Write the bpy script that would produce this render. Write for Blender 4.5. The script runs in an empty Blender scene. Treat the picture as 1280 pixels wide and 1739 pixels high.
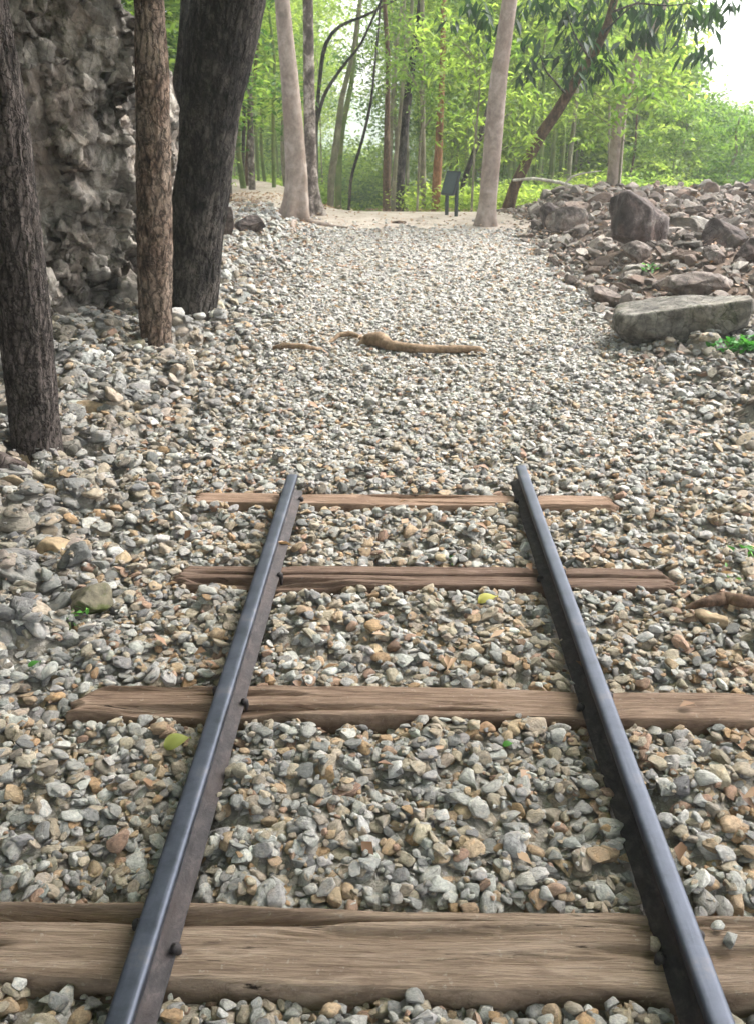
import bpy, math, random
import numpy as np
from mathutils import Vector, Matrix, Euler
R = math.radians
random.seed(7)
rng = np.random.default_rng(11)

# ------------------------------------------------------------------ camera, sky, sun, exposure
SC = bpy.context.scene
COL = SC.collection
F, CXP, CYP = 1550.0, 640.0, 869.5          # focal length and centre in photograph pixels
PITCH, YAW = R(22.4), R(1.43)
CAM = Vector((-0.046, 0.0, 1.56))
cd = bpy.data.cameras.new('camera')
cam = bpy.data.objects.new('camera', cd); COL.objects.link(cam)
cd.sensor_fit = 'VERTICAL'; cd.sensor_height = 24.0; cd.sensor_width = 18.0
cd.lens = 24.0 * F / 1739.0
cd.clip_start = 0.05; cd.clip_end = 2000
cam.location = CAM
cam.rotation_euler = (R(90) - PITCH, 0, YAW)
cd.dof.use_dof = True; cd.dof.focus_distance = 2.5; cd.dof.aperture_fstop = 7.0
SC.camera = cam

HAZE = .0022
SUN_EL, SUN_AZ = R(52), R(55)
W = bpy.data.worlds.new('World'); SC.world = W; W.use_nodes = True
wt = W.node_tree; wt.nodes.clear()
sky = wt.nodes.new('ShaderNodeTexSky'); sky.sky_type = 'NISHITA'; sky.sun_disc = False
sky.sun_elevation = SUN_EL; sky.sun_rotation = SUN_AZ
sky.dust_density = 5.0; sky.air_density = 1.0; sky.ozone_density = 1.0
bg = wt.nodes.new('ShaderNodeBackground'); bg.inputs['Strength'].default_value = 0.15
wo = wt.nodes.new('ShaderNodeOutputWorld')
hs = wt.nodes.new('ShaderNodeHueSaturation'); hs.inputs['Saturation'].default_value = 0.35   # overcast: whiter sky
wt.links.new(sky.outputs[0], hs.inputs['Color']); wt.links.new(hs.outputs[0], bg.inputs['Color'])
wt.links.new(bg.outputs[0], wo.inputs['Surface'])
sl = bpy.data.lights.new('sun', 'SUN'); sun = bpy.data.objects.new('sun', sl); COL.objects.link(sun)
sl.energy = 1.0; sl.angle = R(26); sl.color = (1.0, 0.96, 0.9)
sd = Vector((math.sin(SUN_AZ) * math.cos(SUN_EL), math.cos(SUN_AZ) * math.cos(SUN_EL), math.sin(SUN_EL)))
sun.rotation_euler = sd.to_track_quat('Z', 'Y').to_euler(); sun.location = (0, 0, 30)
SC.view_settings.view_transform = 'Standard'; SC.view_settings.look = 'None'
SC.view_settings.gamma = 1.0; SC.view_settings.exposure = 2.10
SC.view_settings.use_curve_mapping = False
SC.cycles.max_bounces = 8; SC.cycles.diffuse_bounces = 4; SC.cycles.transmission_bounces = 4
SC.cycles.volume_bounces = 1; SC.cycles.use_denoising = True

# ------------------------------------------------------------------ numpy noise
def _hash(ix, iy, iz, seed):
    h = (ix.astype(np.uint32) * np.uint32(374761393) + iy.astype(np.uint32) * np.uint32(668265263)
         + iz.astype(np.uint32) * np.uint32(2246822519) + np.uint32((seed * 3266489917) & 0xffffffff))
    h ^= h >> np.uint32(15); h *= np.uint32(2246822519); h ^= h >> np.uint32(13); h *= np.uint32(3266489917); h ^= h >> np.uint32(16)
    return h.astype(np.float64) / 4294967295.0 * 2 - 1
def vnoise(p, seed=0):
    p = np.asarray(p, float); i = np.floor(p).astype(np.int64); f = p - i; f = f * f * (3 - 2 * f)
    r = 0
    for dx in (0, 1):
        wx = f[..., 0] if dx else 1 - f[..., 0]
        for dy in (0, 1):
            wy = f[..., 1] if dy else 1 - f[..., 1]
            for dz in (0, 1):
                wz = f[..., 2] if dz else 1 - f[..., 2]
                r = r + wx * wy * wz * _hash(i[..., 0] + dx, i[..., 1] + dy, i[..., 2] + dz, seed)
    return r
def fbm(p, octs=4, seed=0, gain=.5, ridged=False):
    p = np.asarray(p, float); a, s, r = 1.0, 0.0, 0
    for o in range(octs):
        n = vnoise(p * (2 ** o) + 17.3 * o, seed + o)
        if ridged: n = 1 - 2 * np.abs(n)
        r = r + a * n; s += a; a *= gain
    return r / s
def sstep(a, b, x):
    t = np.clip((np.asarray(x, float) - a) / (b - a), 0, 1); return t * t * (3 - 2 * t)

# ------------------------------------------------------------------ terrain height and picture helpers
def gz(x, y, rough=True):
    x = np.asarray(x, float); y = np.asarray(y, float)
    z = 0.40 * np.clip((y - 5.3) / 9.0, 0, 1.06)
    z = z + 0.30 * sstep(1.7, 3.0, x) * sstep(5.6, 8.8, y) + 0.05 * sstep(1.5, 2.6, x) * sstep(2, 5, y)
    z = z + 0.14 * sstep(-1.5, -2.3, x) * sstep(2.0, 5.0, y)
    yc = 15.2 + 8.5 * sstep(-.6, -4.2, x)
    f = np.maximum(0, y - yc); z = z - np.minimum(0.16 * f * f / (f + 2.0), 7.5)
    z = z - np.minimum(0.28 * np.maximum(0, x - 6.0), 7)
    if rough:
        p = np.stack([x * .55, y * .55, x * 0], -1)
        w = sstep(.9, 2.2, np.abs(x)) * sstep(.5, 2, y) + sstep(5, 8, y) * .6
        z = z + 0.045 * fbm(p, 3, 5) * np.clip(w, 0, 1)
    return z
def gz1(x, y): return float(gz(np.array([x]), np.array([y]))[0])
_rot = Matrix.Rotation(YAW, 3, 'Z') @ Matrix.Rotation(R(90) - PITCH, 3, 'X')
def ray(px, py):
    return _rot @ Vector(((px - CXP) / F, -(py - CYP) / F, -1.0))
def at(px, py, d):
    v = ray(px, py); return CAM + v * (d / v.y)
def ground(px, py):
    v = ray(px, py); v = v / v.y; d = .8; best = None
    while d < 45:
        p = CAM + v * d
        if p.z <= gz1(p.x, p.y): return p
        d += .04
    return CAM + v * 16.0
def zdepth(p):
    q = p - CAM; return -(_rot.transposed() @ q).z
def pxm(p): return zdepth(p) / F       # metres per photograph pixel at p

# ------------------------------------------------------------------ materials
def nodes_of(name):
    m = bpy.data.materials.new(name); m.use_nodes = True; t = m.node_tree; t.nodes.clear()
    out = t.nodes.new('ShaderNodeOutputMaterial'); b = t.nodes.new('ShaderNodeBsdfPrincipled')
    t.links.new(b.outputs[0], out.inputs['Surface']); return m, t, b, out
def mapping(t, scale, coord='Object'):
    tc = t.nodes.new('ShaderNodeTexCoord'); mp = t.nodes.new('ShaderNodeMapping')
    mp.inputs['Scale'].default_value = scale; t.links.new(tc.outputs[coord], mp.inputs['Vector']); return mp.outputs[0]
def noise(t, vec, scale, detail=6, rough=.6, dist=0.0):
    n = t.nodes.new('ShaderNodeTexNoise'); n.inputs['Scale'].default_value = scale; n.inputs['Detail'].default_value = detail
    n.inputs['Roughness'].default_value = rough; n.inputs['Distortion'].default_value = dist
    if vec is not None: t.links.new(vec, n.inputs['Vector'])
    return n.outputs['Fac']
def ramp(t, fac, stops, interp='LINEAR'):
    r = t.nodes.new('ShaderNodeValToRGB'); e = r.color_ramp.elements; r.color_ramp.interpolation = interp
    while len(e) < len(stops): e.new(.5)
    for k, (p, c) in enumerate(stops):
        e[k].position = p; e[k].color = (*c, 1) if len(c) == 3 else c
    t.links.new(fac, r.inputs[0]); return r.outputs[0]
def mix(t, fac, a, b, mode='MIX'):
    n = t.nodes.new('ShaderNodeMix'); n.data_type = 'RGBA'; n.blend_type = mode
    for s, v in ((n.inputs[0], fac), (n.inputs[6], a), (n.inputs[7], b)):
        if isinstance(v, (int, float)): s.default_value = v
        elif isinstance(v, tuple): s.default_value = (*v, 1)
        else: t.links.new(v, s)
    return n.outputs[2]
def bump(t, b, h, strength, dist, prev=None):
    n = t.nodes.new('ShaderNodeBump'); n.inputs['Strength'].default_value = strength; n.inputs['Distance'].default_value = dist
    t.links.new(h, n.inputs['Height'])
    if prev is not None: t.links.new(prev, n.inputs['Normal'])
    if b is not None: t.links.new(n.outputs[0], b.inputs['Normal'])
    return n.outputs[0]
def bark(name, stops, patch, sc=(1, 1, .25), ns=14, strength=.9, dist=.012, rough=.9, plates=0.0):
    m, t, b, _ = nodes_of(name)
    v = mapping(t, sc); n1 = noise(t, v, ns, 9, .68, .4)
    c = ramp(t, n1, stops)
    v2 = mapping(t, (1, 1, .7)); n2 = noise(t, v2, 3.1, 6, .65, .4)
    f = ramp(t, n2, [(.47, (0, 0, 0)), (.62, (1, 1, 1))])
    c = mix(t, f, c, mix(t, .65, c, patch))
    n3 = noise(t, mapping(t, (1, 1, .7)), ns * 2.6, 8, .78)
    g = ramp(t, n3, [(.34, (.45, .45, .45)), (.5, (1, 1, 1)), (.66, (1.55, 1.52, 1.5))]); c = mix(t, min(1.0, strength), c, mix(t, 1.0, c, g, 'MULTIPLY'))
    nb = None
    if plates:
        w = noise(t, mapping(t, (1, 1, 1)), 14, 3, .6); vm = t.nodes.new('ShaderNodeVectorMath'); vm.operation = 'MULTIPLY_ADD'
        cw = t.nodes.new('ShaderNodeCombineXYZ'); t.links.new(w, cw.inputs[0]); t.links.new(w, cw.inputs[1]); t.links.new(w, cw.inputs[2])
        t.links.new(cw.outputs[0], vm.inputs[0]); vm.inputs[1].default_value = (.10, .10, .10); t.links.new(mapping(t, (1, 1, .33)), vm.inputs[2])
        vo = t.nodes.new('ShaderNodeTexVoronoi'); vo.feature = 'DISTANCE_TO_EDGE'; vo.inputs['Scale'].default_value = plates; t.links.new(vm.outputs[0], vo.inputs['Vector'])
        e = ramp(t, vo.outputs['Distance'], [(.0, (.12, .12, .12)), (.16, (1, 1, 1))]); c = mix(t, .85, c, mix(t, 1.0, c, e, 'MULTIPLY'))
        nb = bump(t, None, e, .9, .008)
    t.links.new(c, b.inputs['Base Color']); b.inputs['Roughness'].default_value = rough
    b.inputs['Specular IOR Level'].default_value = .2
    bump(t, b, n3, strength * .8, dist * .6, bump(t, None, n1, strength, dist, nb)); return m
M = {}
M['bark_dark'] = bark('dark_furrowed_bark', [(.36, (.014, .012, .011)), (.5, (.058, .048, .044)), (.62, (.16, .135, .125))], (.12, .098, .09), (1, 1, .3), 30, 1.0, .012, .9, 34)
M['bark_char'] = bark('charcoal_bark', [(.36, (.007, .006, .0055)), (.5, (.022, .019, .0175)), (.62, (.062, .053, .048))], (.15, .13, .115), (1, 1, .4), 24, 1.0, .014, .9, 22)
M['bark_red'] = bark('reddish_flaky_bark', [(.36, (.030, .019, .014)), (.48, (.12, .078, .056)), (.6, (.27, .195, .15))], (.27, .215, .17), (1, 1, .5), 24, 1.0, .012, .9, 20)
M['bark_pale'] = bark('pale_smooth_bark', [(.28, (.15, .12, .10)), (.5, (.29, .235, .20)), (.72, (.43, .365, .32))], (.21, .155, .125), (1, 1, .9), 6, .35, .006)
M['bark_mottle'] = bark('mottled_grey_bark', [(.34, (.035, .03, .027)), (.5, (.14, .115, .10)), (.6, (.42, .37, .33))], (.05, .04, .035), (1, 1, .8), 8, .5, .008)
M['bark_brown'] = bark('brown_bark', [(.3, (.03, .02, .014)), (.5, (.10, .062, .042)), (.7, (.20, .135, .095))], (.12, .08, .055), (1, 1, .3), 14)
M['bark_orange'] = bark('orange_brown_bark', [(.3, (.07, .032, .018)), (.5, (.22, .105, .052)), (.7, (.34, .19, .11))], (.16, .085, .045), (1, 1, .3), 12)
M['bark_thin'] = bark('thin_stem_bark', [(.3, (.08, .07, .05)), (.5, (.19, .17, .12)), (.7, (.36, .33, .25))], (.12, .13, .07), (1, 1, .5), 8, .4, .005)
M['culm'] = bark('green_culm', [(.3, (.05, .08, .022)), (.5, (.12, .17, .05)), (.7, (.22, .26, .10))], (.20, .19, .09), (1, 1, .5), 5, .2, .003, .6)
M['bark_white'] = bark('bleached_dead_wood', [(.3, (.28, .25, .2)), (.5, (.45, .42, .36)), (.7, (.6, .57, .5))], (.3, .25, .2), (1, 1, .4), 9)

def leaf_mat(name, ca, cb, cc, trans=.45):
    m, t, b, out = nodes_of(name)
    at_ = t.nodes.new('ShaderNodeAttribute'); at_.attribute_name = 'tone'; at_.attribute_type = 'GEOMETRY'
    oi = t.nodes.new('ShaderNodeObjectInfo')
    c = ramp(t, at_.outputs['Fac'], [(0, ca), (.55, cb), (1, cc)])
    h = t.nodes.new('ShaderNodeHueSaturation')
    mr = t.nodes.new('ShaderNodeMapRange'); mr.inputs['To Min'].default_value = .482; mr.inputs['To Max'].default_value = .518
    t.links.new(oi.outputs['Random'], mr.inputs['Value']); t.links.new(mr.outputs[0], h.inputs['Hue'])
    mr2 = t.nodes.new('ShaderNodeMapRange'); mr2.inputs['To Min'].default_value = 1.3; mr2.inputs['To Max'].default_value = .75
    t.links.new(oi.outputs['Random'], mr2.inputs['Value']); t.links.new(mr2.outputs[0], h.inputs['Value'])
    t.links.new(c, h.inputs['Color'])
    t.links.new(h.outputs[0], b.inputs['Base Color']); b.inputs['Roughness'].default_value = .55
    b.inputs['Specular IOR Level'].default_value = .3
    tr = t.nodes.new('ShaderNodeBsdfTranslucent'); ms = t.nodes.new('ShaderNodeMixShader'); ms.inputs[0].default_value = trans
    bright = mix(t, 1.0, h.outputs[0], (1.9, 1.75, 1.1), 'MULTIPLY')
    t.links.new(bright, tr.inputs['Color'])
    t.links.new(b.outputs[0], ms.inputs[1]); t.links.new(tr.outputs[0], ms.inputs[2]); t.links.new(ms.outputs[0], out.inputs['Surface'])
    return m
M['leaf_light'] = leaf_mat('light_green_leaves', (.09, .155, .03), (.145, .235, .055), (.23, .32, .09), .64)
M['leaf_mid'] = leaf_mat('mid_green_leaves', (.04, .095, .022), (.075, .155, .035), (.14, .24, .055), .58)
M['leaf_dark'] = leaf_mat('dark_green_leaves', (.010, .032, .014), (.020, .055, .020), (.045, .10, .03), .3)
M['leaf_dry'] = leaf_mat('dry_fallen_leaves', (.10, .055, .03), (.24, .145, .085), (.42, .30, .20), .1)
M['leaf_yellow'] = leaf_mat('yellow_leaf', (.36, .37, .10), (.44, .45, .13), (.52, .50, .18), .3)
M['leaf_fresh'] = leaf_mat('fresh_green_leaf', (.04, .16, .03), (.07, .24, .045), (.12, .32, .06), .3)

def stone_mat():
    m, t, b, _ = nodes_of('gravel_stone')
    a = t.nodes.new('ShaderNodeAttribute'); a.attribute_name = 'tint'; a.attribute_type = 'INSTANCER'
    v = mapping(t, (1, 1, 1)); oi = t.nodes.new('ShaderNodeObjectInfo')
    ad = t.nodes.new('ShaderNodeVectorMath'); ad.operation = 'ADD'
    sc = t.nodes.new('ShaderNodeVectorMath'); sc.operation = 'SCALE'; sc.inputs['Scale'].default_value = 40
    cb = t.nodes.new('ShaderNodeCombineXYZ'); t.links.new(oi.outputs['Random'], cb.inputs[0]); t.links.new(oi.outputs['Random'], cb.inputs[1])
    t.links.new(cb.outputs[0], sc.inputs[0]); t.links.new(v, ad.inputs[0]); t.links.new(sc.outputs[0], ad.inputs[1])
    n = noise(t, ad.outputs[0], 2.2, 7, .65, .3)
    g = ramp(t, n, [(.3, (.55, .54, .53)), (.5, (.95, .95, .95)), (.68, (1.25, 1.24, 1.2))])
    c = mix(t, 1.0, a.outputs['Color'], g, 'MULTIPLY')
    n2 = noise(t, ad.outputs[0], 1.1, 3, .5)
    f = ramp(t, n2, [(.55, (0, 0, 0)), (.7, (.45, .45, .45))])
    c = mix(t, f, c, mix(t, 1.0, c, (1.10, .92, .76), 'MULTIPLY'))
    t.links.new(c, b.inputs['Base Color']); b.inputs['Roughness'].default_value = .82; b.inputs['Specular IOR Level'].default_value = .28
    n3 = noise(t, ad.outputs[0], 5, 6, .7)
    bump(t, b, n3, .55, .12); return m
M['stone'] = stone_mat()
def rock_mat(name, stops, patch, moss, ns=2.0, mosspos=.62, bs=.8, bd=.03):
    m, t, b, _ = nodes_of(name)
    v = mapping(t, (1, 1, 1)); n1 = noise(t, v, ns, 10, .66, .6); c = ramp(t, n1, stops)
    n2 = noise(t, v, ns * .45, 5, .6, .3); f = ramp(t, n2, [(.48, (0, 0, 0)), (.62, (1, 1, 1))])
    c = mix(t, f, c, mix(t, .6, c, patch))
    n4 = noise(t, v, ns * 5.5, 8, .75); g = ramp(t, n4, [(.34, (.55, .55, .55)), (.5, (1, 1, 1)), (.66, (1.4, 1.38, 1.34))])
    c = mix(t, 1.0, c, g, 'MULTIPLY')
    n5 = noise(t, v, ns * .8 + .7, 8, .7, .5); f2 = ramp(t, n5, [(mosspos, (0, 0, 0)), (mosspos + .07, (.85, .85, .85))])
    c = mix(t, f2, c, moss)
    t.links.new(c, b.inputs['Base Color']); b.inputs['Roughness'].default_value = .9; b.inputs['Specular IOR Level'].default_value = .25
    bump(t, b, n4, bs * .7, bd * .35, bump(t, None, n1, bs, bd)); return m
M['cliff'] = rock_mat('limestone_cliff', [(.36, (.085, .077, .069)), (.45, (.21, .19, .17)), (.54, (.31, .285, .258)), (.64, (.45, .42, .39))], (.23, .175, .145), (.065, .07, .03), 2.6, .60, 1.0, .05)
M['rock_brown'] = rock_mat('reddish_brown_rock', [(.34, (.045, .036, .032)), (.48, (.135, .112, .10)), (.64, (.30, .265, .24))], (.17, .115, .09), (.27, .25, .22), 4.5, .60, .9, .02)
M['rock_dark'] = rock_mat('dark_maroon_rock', [(.34, (.018, .014, .013)), (.48, (.062, .048, .045)), (.64, (.20, .17, .16))], (.09, .055, .045), (.26, .235, .21), 4.2, .58, .9, .02)
M['rock_grey'] = rock_mat('grey_limestone_slab', [(.34, (.045, .042, .037)), (.48, (.115, .108, .095)), (.64, (.24, .23, .205))], (.10, .088, .068), (.045, .048, .026), 4.5, .56, .8, .02)
M['rock_tan'] = rock_mat('tan_rock', [(.32, (.16, .11, .065)), (.5, (.33, .25, .16)), (.7, (.47, .40, .30))], (.36, .24, .13), (.12, .11, .06), 4.0, .68, .8, .012)
M['rock_moss'] = rock_mat('mossy_rock', [(.32, (.07, .06, .045)), (.5, (.14, .125, .09)), (.7, (.25, .22, .18))], (.10, .095, .04), (.07, .085, .025), 5.0, .50, .8, .012)

def planes(m, sc, lo, hi, crack=.5, stretch=(1, 1, .7)):
    """each fractured block of the stone has its own tone, with thin dark joints between blocks"""
    t = m.node_tree; b = next(n for n in t.nodes if n.type == 'BSDF_PRINCIPLED'); src = b.inputs['Base Color'].links[0].from_socket
    w = t.nodes.new('ShaderNodeTexNoise'); w.inputs['Scale'].default_value = sc * .9; w.inputs['Detail'].default_value = 5
    mp = mapping(t, stretch); t.links.new(mp, w.inputs['Vector'])
    vm = t.nodes.new('ShaderNodeVectorMath'); vm.operation = 'MULTIPLY_ADD'; t.links.new(w.outputs['Color'], vm.inputs[0])
    vm.inputs[1].default_value = (.9 / sc,) * 3; t.links.new(mp, vm.inputs[2])
    v = t.nodes.new('ShaderNodeTexVoronoi'); v.inputs['Scale'].default_value = sc; t.links.new(vm.outputs[0], v.inputs['Vector'])
    sp = t.nodes.new('ShaderNodeSeparateColor'); t.links.new(v.outputs['Color'], sp.inputs[0])
    g = ramp(t, sp.outputs[0], [(0, (lo, lo, lo)), (1, (hi, hi * .98, hi * .95))])
    c = mix(t, 1.0, src, g, 'MULTIPLY')
    e = t.nodes.new('ShaderNodeTexVoronoi'); e.feature = 'DISTANCE_TO_EDGE'; e.inputs['Scale'].default_value = sc * 1.6; t.links.new(vm.outputs[0], e.inputs['Vector'])
    k = ramp(t, e.outputs['Distance'], [(0, (1 - crack,) * 3), (.045, (1, 1, 1))]); c = mix(t, 1.0, c, k, 'MULTIPLY')
    t.links.new(c, b.inputs['Base Color'])
    nb = bump(t, None, k, .8, .02); old = b.inputs['Normal'].links[0].from_node
    while old.inputs['Normal'].is_linked: old = old.inputs['Normal'].links[0].from_node
    t.links.new(nb, old.inputs['Normal'])
planes(M['cliff'], 4.2, .60, 1.35, .22, (1, 1, .7)); 
for k_ in ('rock_brown', 'rock_dark', 'rock_grey'): planes(M[k_], 7, .75, 1.28, .35)
def soil_mat(name, stops, ns=3, lit=(.30, .20, .13)):
    m, t, b, _ = nodes_of(name)
    v = mapping(t, (1, 1, 1)); n1 = noise(t, v, ns, 10, .7, .3); c = ramp(t, n1, stops)
    n2 = noise(t, v, ns * 9, 5, .7); f = ramp(t, n2, [(.54, (0, 0, 0)), (.62, (.8, .8, .8))])
    c = mix(t, f, c, lit)
    t.links.new(c, b.inputs['Base Color']); b.inputs['Roughness'].default_value = .95; b.inputs['Specular IOR Level'].default_value = .15
    bump(t, b, n2, .8, .02, bump(t, None, n1, .7, .05)); return m
M['soil'] = soil_mat('forest_soil', [(.3, (.05, .036, .028)), (.5, (.105, .078, .06)), (.7, (.18, .135, .105))], 3, (.20, .14, .10))
M['bed'] = soil_mat('ballast_dirt', [(.3, (.21, .185, .155)), (.5, (.31, .285, .25)), (.7, (.40, .375, .335))], 6, (.46, .43, .38))
M['sandy'] = soil_mat('sandy_path', [(.3, (.24, .195, .16)), (.5, (.37, .315, .265)), (.7, (.48, .425, .37))], 2.4, (.46, .41, .35))

def wood_mat():
    m, t, b, _ = nodes_of('weathered_sleeper_wood')
    oi = t.nodes.new('ShaderNodeObjectInfo'); cb = t.nodes.new('ShaderNodeCombineXYZ')
    mu = t.nodes.new('ShaderNodeMath'); mu.operation = 'MULTIPLY'; mu.inputs[1].default_value = 30
    t.links.new(oi.outputs['Random'], mu.inputs[0]); t.links.new(mu.outputs[0], cb.inputs[0])
    def vec(sc):
        v = mapping(t, sc); ad = t.nodes.new('ShaderNodeVectorMath'); ad.operation = 'ADD'
        t.links.new(v, ad.inputs[0]); t.links.new(cb.outputs[0], ad.inputs[1]); return ad.outputs[0]
    n1 = noise(t, vec((1.3, 14, 5)), 2.5, 10, .7, .8)
    c = ramp(t, n1, [(.3, (.11, .08, .063)), (.42, (.21, .158, .122)), (.55, (.275, .213, .168)), (.7, (.36, .295, .245))])
    n2 = noise(t, vec((5, 150, 12)), 2.5, 6, .75, .2)
    g = ramp(t, n2, [(.34, (.66, .65, .64)), (.5, (1, 1, 1)), (.66, (1.18, 1.17, 1.15))]); c = mix(t, 1.0, c, g, 'MULTIPLY')
    n4 = noise(t, vec((2.2, 46, 8)), 2.0, 5, .6, .6)
    k = ramp(t, n4, [(.31, (1, 1, 1)), (.36, (0, 0, 0))]); c = mix(t, k, c, (.022, .016, .013))
    n3 = noise(t, vec((2, 4, 2)), 2.2, 6, .65, .5)
    f = ramp(t, n3, [(.5, (0, 0, 0)), (.64, (.7, .7, .7))]); c = mix(t, f, c, mix(t, .6, c, (.11, .072, .055)))
    n5 = noise(t, vec((30, 30, 30)), 2.0, 4, .6)
    f = ramp(t, n5, [(.62, (0, 0, 0)), (.70, (.5, .5, .5))]); c = mix(t, f, c, (.36, .33, .29))
    wa = t.nodes.new('ShaderNodeAttribute'); wa.attribute_type = 'OBJECT'; wa.attribute_name = 'wear'
    c = mix(t, 1.0, c, wa.outputs['Color'], 'MULTIPLY')
    t.links.new(c, b.inputs['Base Color']); b.inputs['Roughness'].default_value = .92; b.inputs['Specular IOR Level'].default_value = .18
    bump(t, b, n4, 1.0, .010, bump(t, None, n2, .9, .004, bump(t, None, n1, .8, .008))); return m
M['wood'] = wood_mat()
def rail_mats():
    m, t, b, _ = nodes_of('worn_rail_head_steel')
    v = mapping(t, (60, 1.5, 60)); n = noise(t, v, 1.5, 6, .6)
    v2 = mapping(t, (1, 1, 1)); n2 = noise(t, v2, 9, 7, .7)
    c = ramp(t, n2, [(.3, (.035, .04, .052)), (.55, (.075, .085, .112)), (.72, (.13, .125, .135))])
    t.links.new(c, b.inputs['Base Color']); b.inputs['Metallic'].default_value = .75
    r = ramp(t, n2, [(.3, (.38, .38, .38)), (.7, (.58, .58, .58))]); t.links.new(r, b.inputs['Roughness'])
    bump(t, b, n, .25, .002, bump(t, None, n2, .2, .002))
    m2, t, b, _ = nodes_of('rusty_rail_web')
    v = mapping(t, (1, .6, 1)); n = noise(t, v, 38, 8, .72, .3); n2 = noise(t, v, 7, 4, .6)
    c = ramp(t, n, [(.3, (.010, .009, .010)), (.5, (.034, .029, .031)), (.66, (.075, .060, .060)), (.8, (.16, .13, .12))])
    f = ramp(t, n2, [(.5, (0, 0, 0)), (.65, (.5, .5, .5))]); c = mix(t, f, c, (.055, .038, .034))
    t.links.new(c, b.inputs['Base Color']); b.inputs['Metallic'].default_value = .25; b.inputs['Roughness'].default_value = .72
    bump(t, b, n, .9, .006); return m, m2
M['head'], M['web'] = rail_mats()
def plain(name, c, rough=.6, metal=0, ns=30, var=.35):
    m, t, b, _ = nodes_of(name)
    n = noise(t, mapping(t, (1, 1, 1)), ns, 6, .65)
    cc = ramp(t, n, [(.3, tuple(x * (1 - var) for x in c)), (.7, tuple(min(1, x * (1 + var)) for x in c))])
    t.links.new(cc, b.inputs['Base Color']); b.inputs['Roughness'].default_value = rough; b.inputs['Metallic'].default_value = metal
    bump(t, b, n, .3, .004); return m
M['sign_dark'] = plain('dark_blue_green_paint', (.018, .026, .032), .5)
M['sign_face'] = plain('faded_sign_face', (.03, .05, .055), .5)
M['hill'] = plain('distant_wooded_hill', (.06, .10, .05), .95, 0, .12, .4)

# ------------------------------------------------------------------ object helpers
def mesh_np(name, v, faces, mat, smooth=True):
    me = bpy.data.meshes.new(name)
    v = np.asarray(v, np.float32); f = np.asarray(faces, np.int32); k = f.shape[1]
    me.vertices.add(len(v)); me.vertices.foreach_set('co', v.ravel())
    me.loops.add(f.size); me.loops.foreach_set('vertex_index', f.ravel())
    me.polygons.add(len(f)); me.polygons.foreach_set('loop_start', np.arange(0, f.size, k, dtype=np.int32))
    me.update(calc_edges=True); me.validate()
    if smooth: me.polygons.foreach_set('use_smooth', np.ones(len(me.polygons), bool))
    for mm in (mat if isinstance(mat, (list, tuple)) else [mat]): me.materials.append(mm)
    return me
def link(name, me, parent=None, loc=(0, 0, 0), rot=(0, 0, 0), scale=(1, 1, 1)):
    o = bpy.data.objects.new(name, me); COL.objects.link(o)
    o.location = loc; o.rotation_euler = rot; o.scale = scale
    if parent is not None: o.parent = parent
    return o
def tag(o, label=None, cat=None, group=None, kind=None):
    if label: o['label'] = label
    if cat: o['category'] = cat
    if group: o['group'] = group
    if kind: o['kind'] = kind
    return o
def empty(name, loc=(0, 0, 0), rz=0):
    o = link(name, None, None, loc, (0, 0, rz)); o.empty_display_size = .1; return o
def grid_faces(nu, nv, wrap=False):
    i = np.arange(nu - 1)[:, None]; j = np.arange(nv if wrap else nv - 1)[None, :]
    j2 = (j + 1) % nv
    a = i * nv + j; b = (i + 1) * nv + j; c = (i + 1) * nv + j2; d = i * nv + j2
    return np.stack([a, b, c, d], -1).reshape(-1, 4)

# ------------------------------------------------------------------ ground, hill, path sheets
def spaced(a, b, step, far, n):
    core = np.arange(a, b + 1e-6, step); g = np.geomspace(step, far, n)
    return np.concatenate([(a - np.cumsum(g))[::-1], core, b + np.cumsum(g)])
xs = spaced(-6, 9, .12, 60, 26); ys = spaced(-4, 30, .14, 60, 26)
X, Y = np.meshgrid(xs, ys, indexing='ij')
Z = gz(X, Y) - .05 + .0 * X
o = link('ground', mesh_np('ground', np.stack([X, Y, Z], -1).reshape(-1, 3), grid_faces(len(xs), len(ys)), M['soil'])); tag(o, kind='structure')
def sheet(name, x0f, x1f, y0, y1, nx, ny, dz, mat):
    u = np.linspace(0, 1, nx)[:, None]; yy = np.linspace(y0, y1, ny)[None, :] + 0 * u
    xx = x0f(yy) * (1 - u) + x1f(yy) * u
    zz = gz(xx, yy) + dz
    edge = np.minimum(np.minimum(u, 1 - u) * 14, 1) * np.minimum(np.minimum(yy - y0, y1 - yy) * 2, 1)
    zz = zz - (1 - edge) * (dz + .055)
    return link(name, mesh_np(name, np.stack([xx, yy, zz], -1).reshape(-1, 3), grid_faces(nx, ny), mat))
wob = lambda y, s: .3 * np.sin(y * 1.3 + s) + .15 * np.sin(y * 3.1 + s * 2)
def pathc(y): return .1 - 3.6 * sstep(14, 23, y)
dp = tag(sheet('dirt_path', lambda y: pathc(y) - 2.1 + wob(y, 0), lambda y: pathc(y) + 1.7 + wob(y, 2), 13.0, 27, 50, 120, .010, M['sandy']), kind='structure')
hx = np.linspace(-260, 320, 90); hy = np.linspace(0, 1, 12)
HX, HT = np.meshgrid(hx, hy, indexing='ij')
HZ = -8 + HT * (16 + 10 * fbm(np.stack([HX / 70, HX * 0, HX * 0], -1), 3, 3)); HY = 170 + HT * 120
tag(link('hill', mesh_np('hill', np.stack([HX, HY, HZ], -1).reshape(-1, 3), grid_faces(90, 12), M['hill'])), kind='structure')

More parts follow.
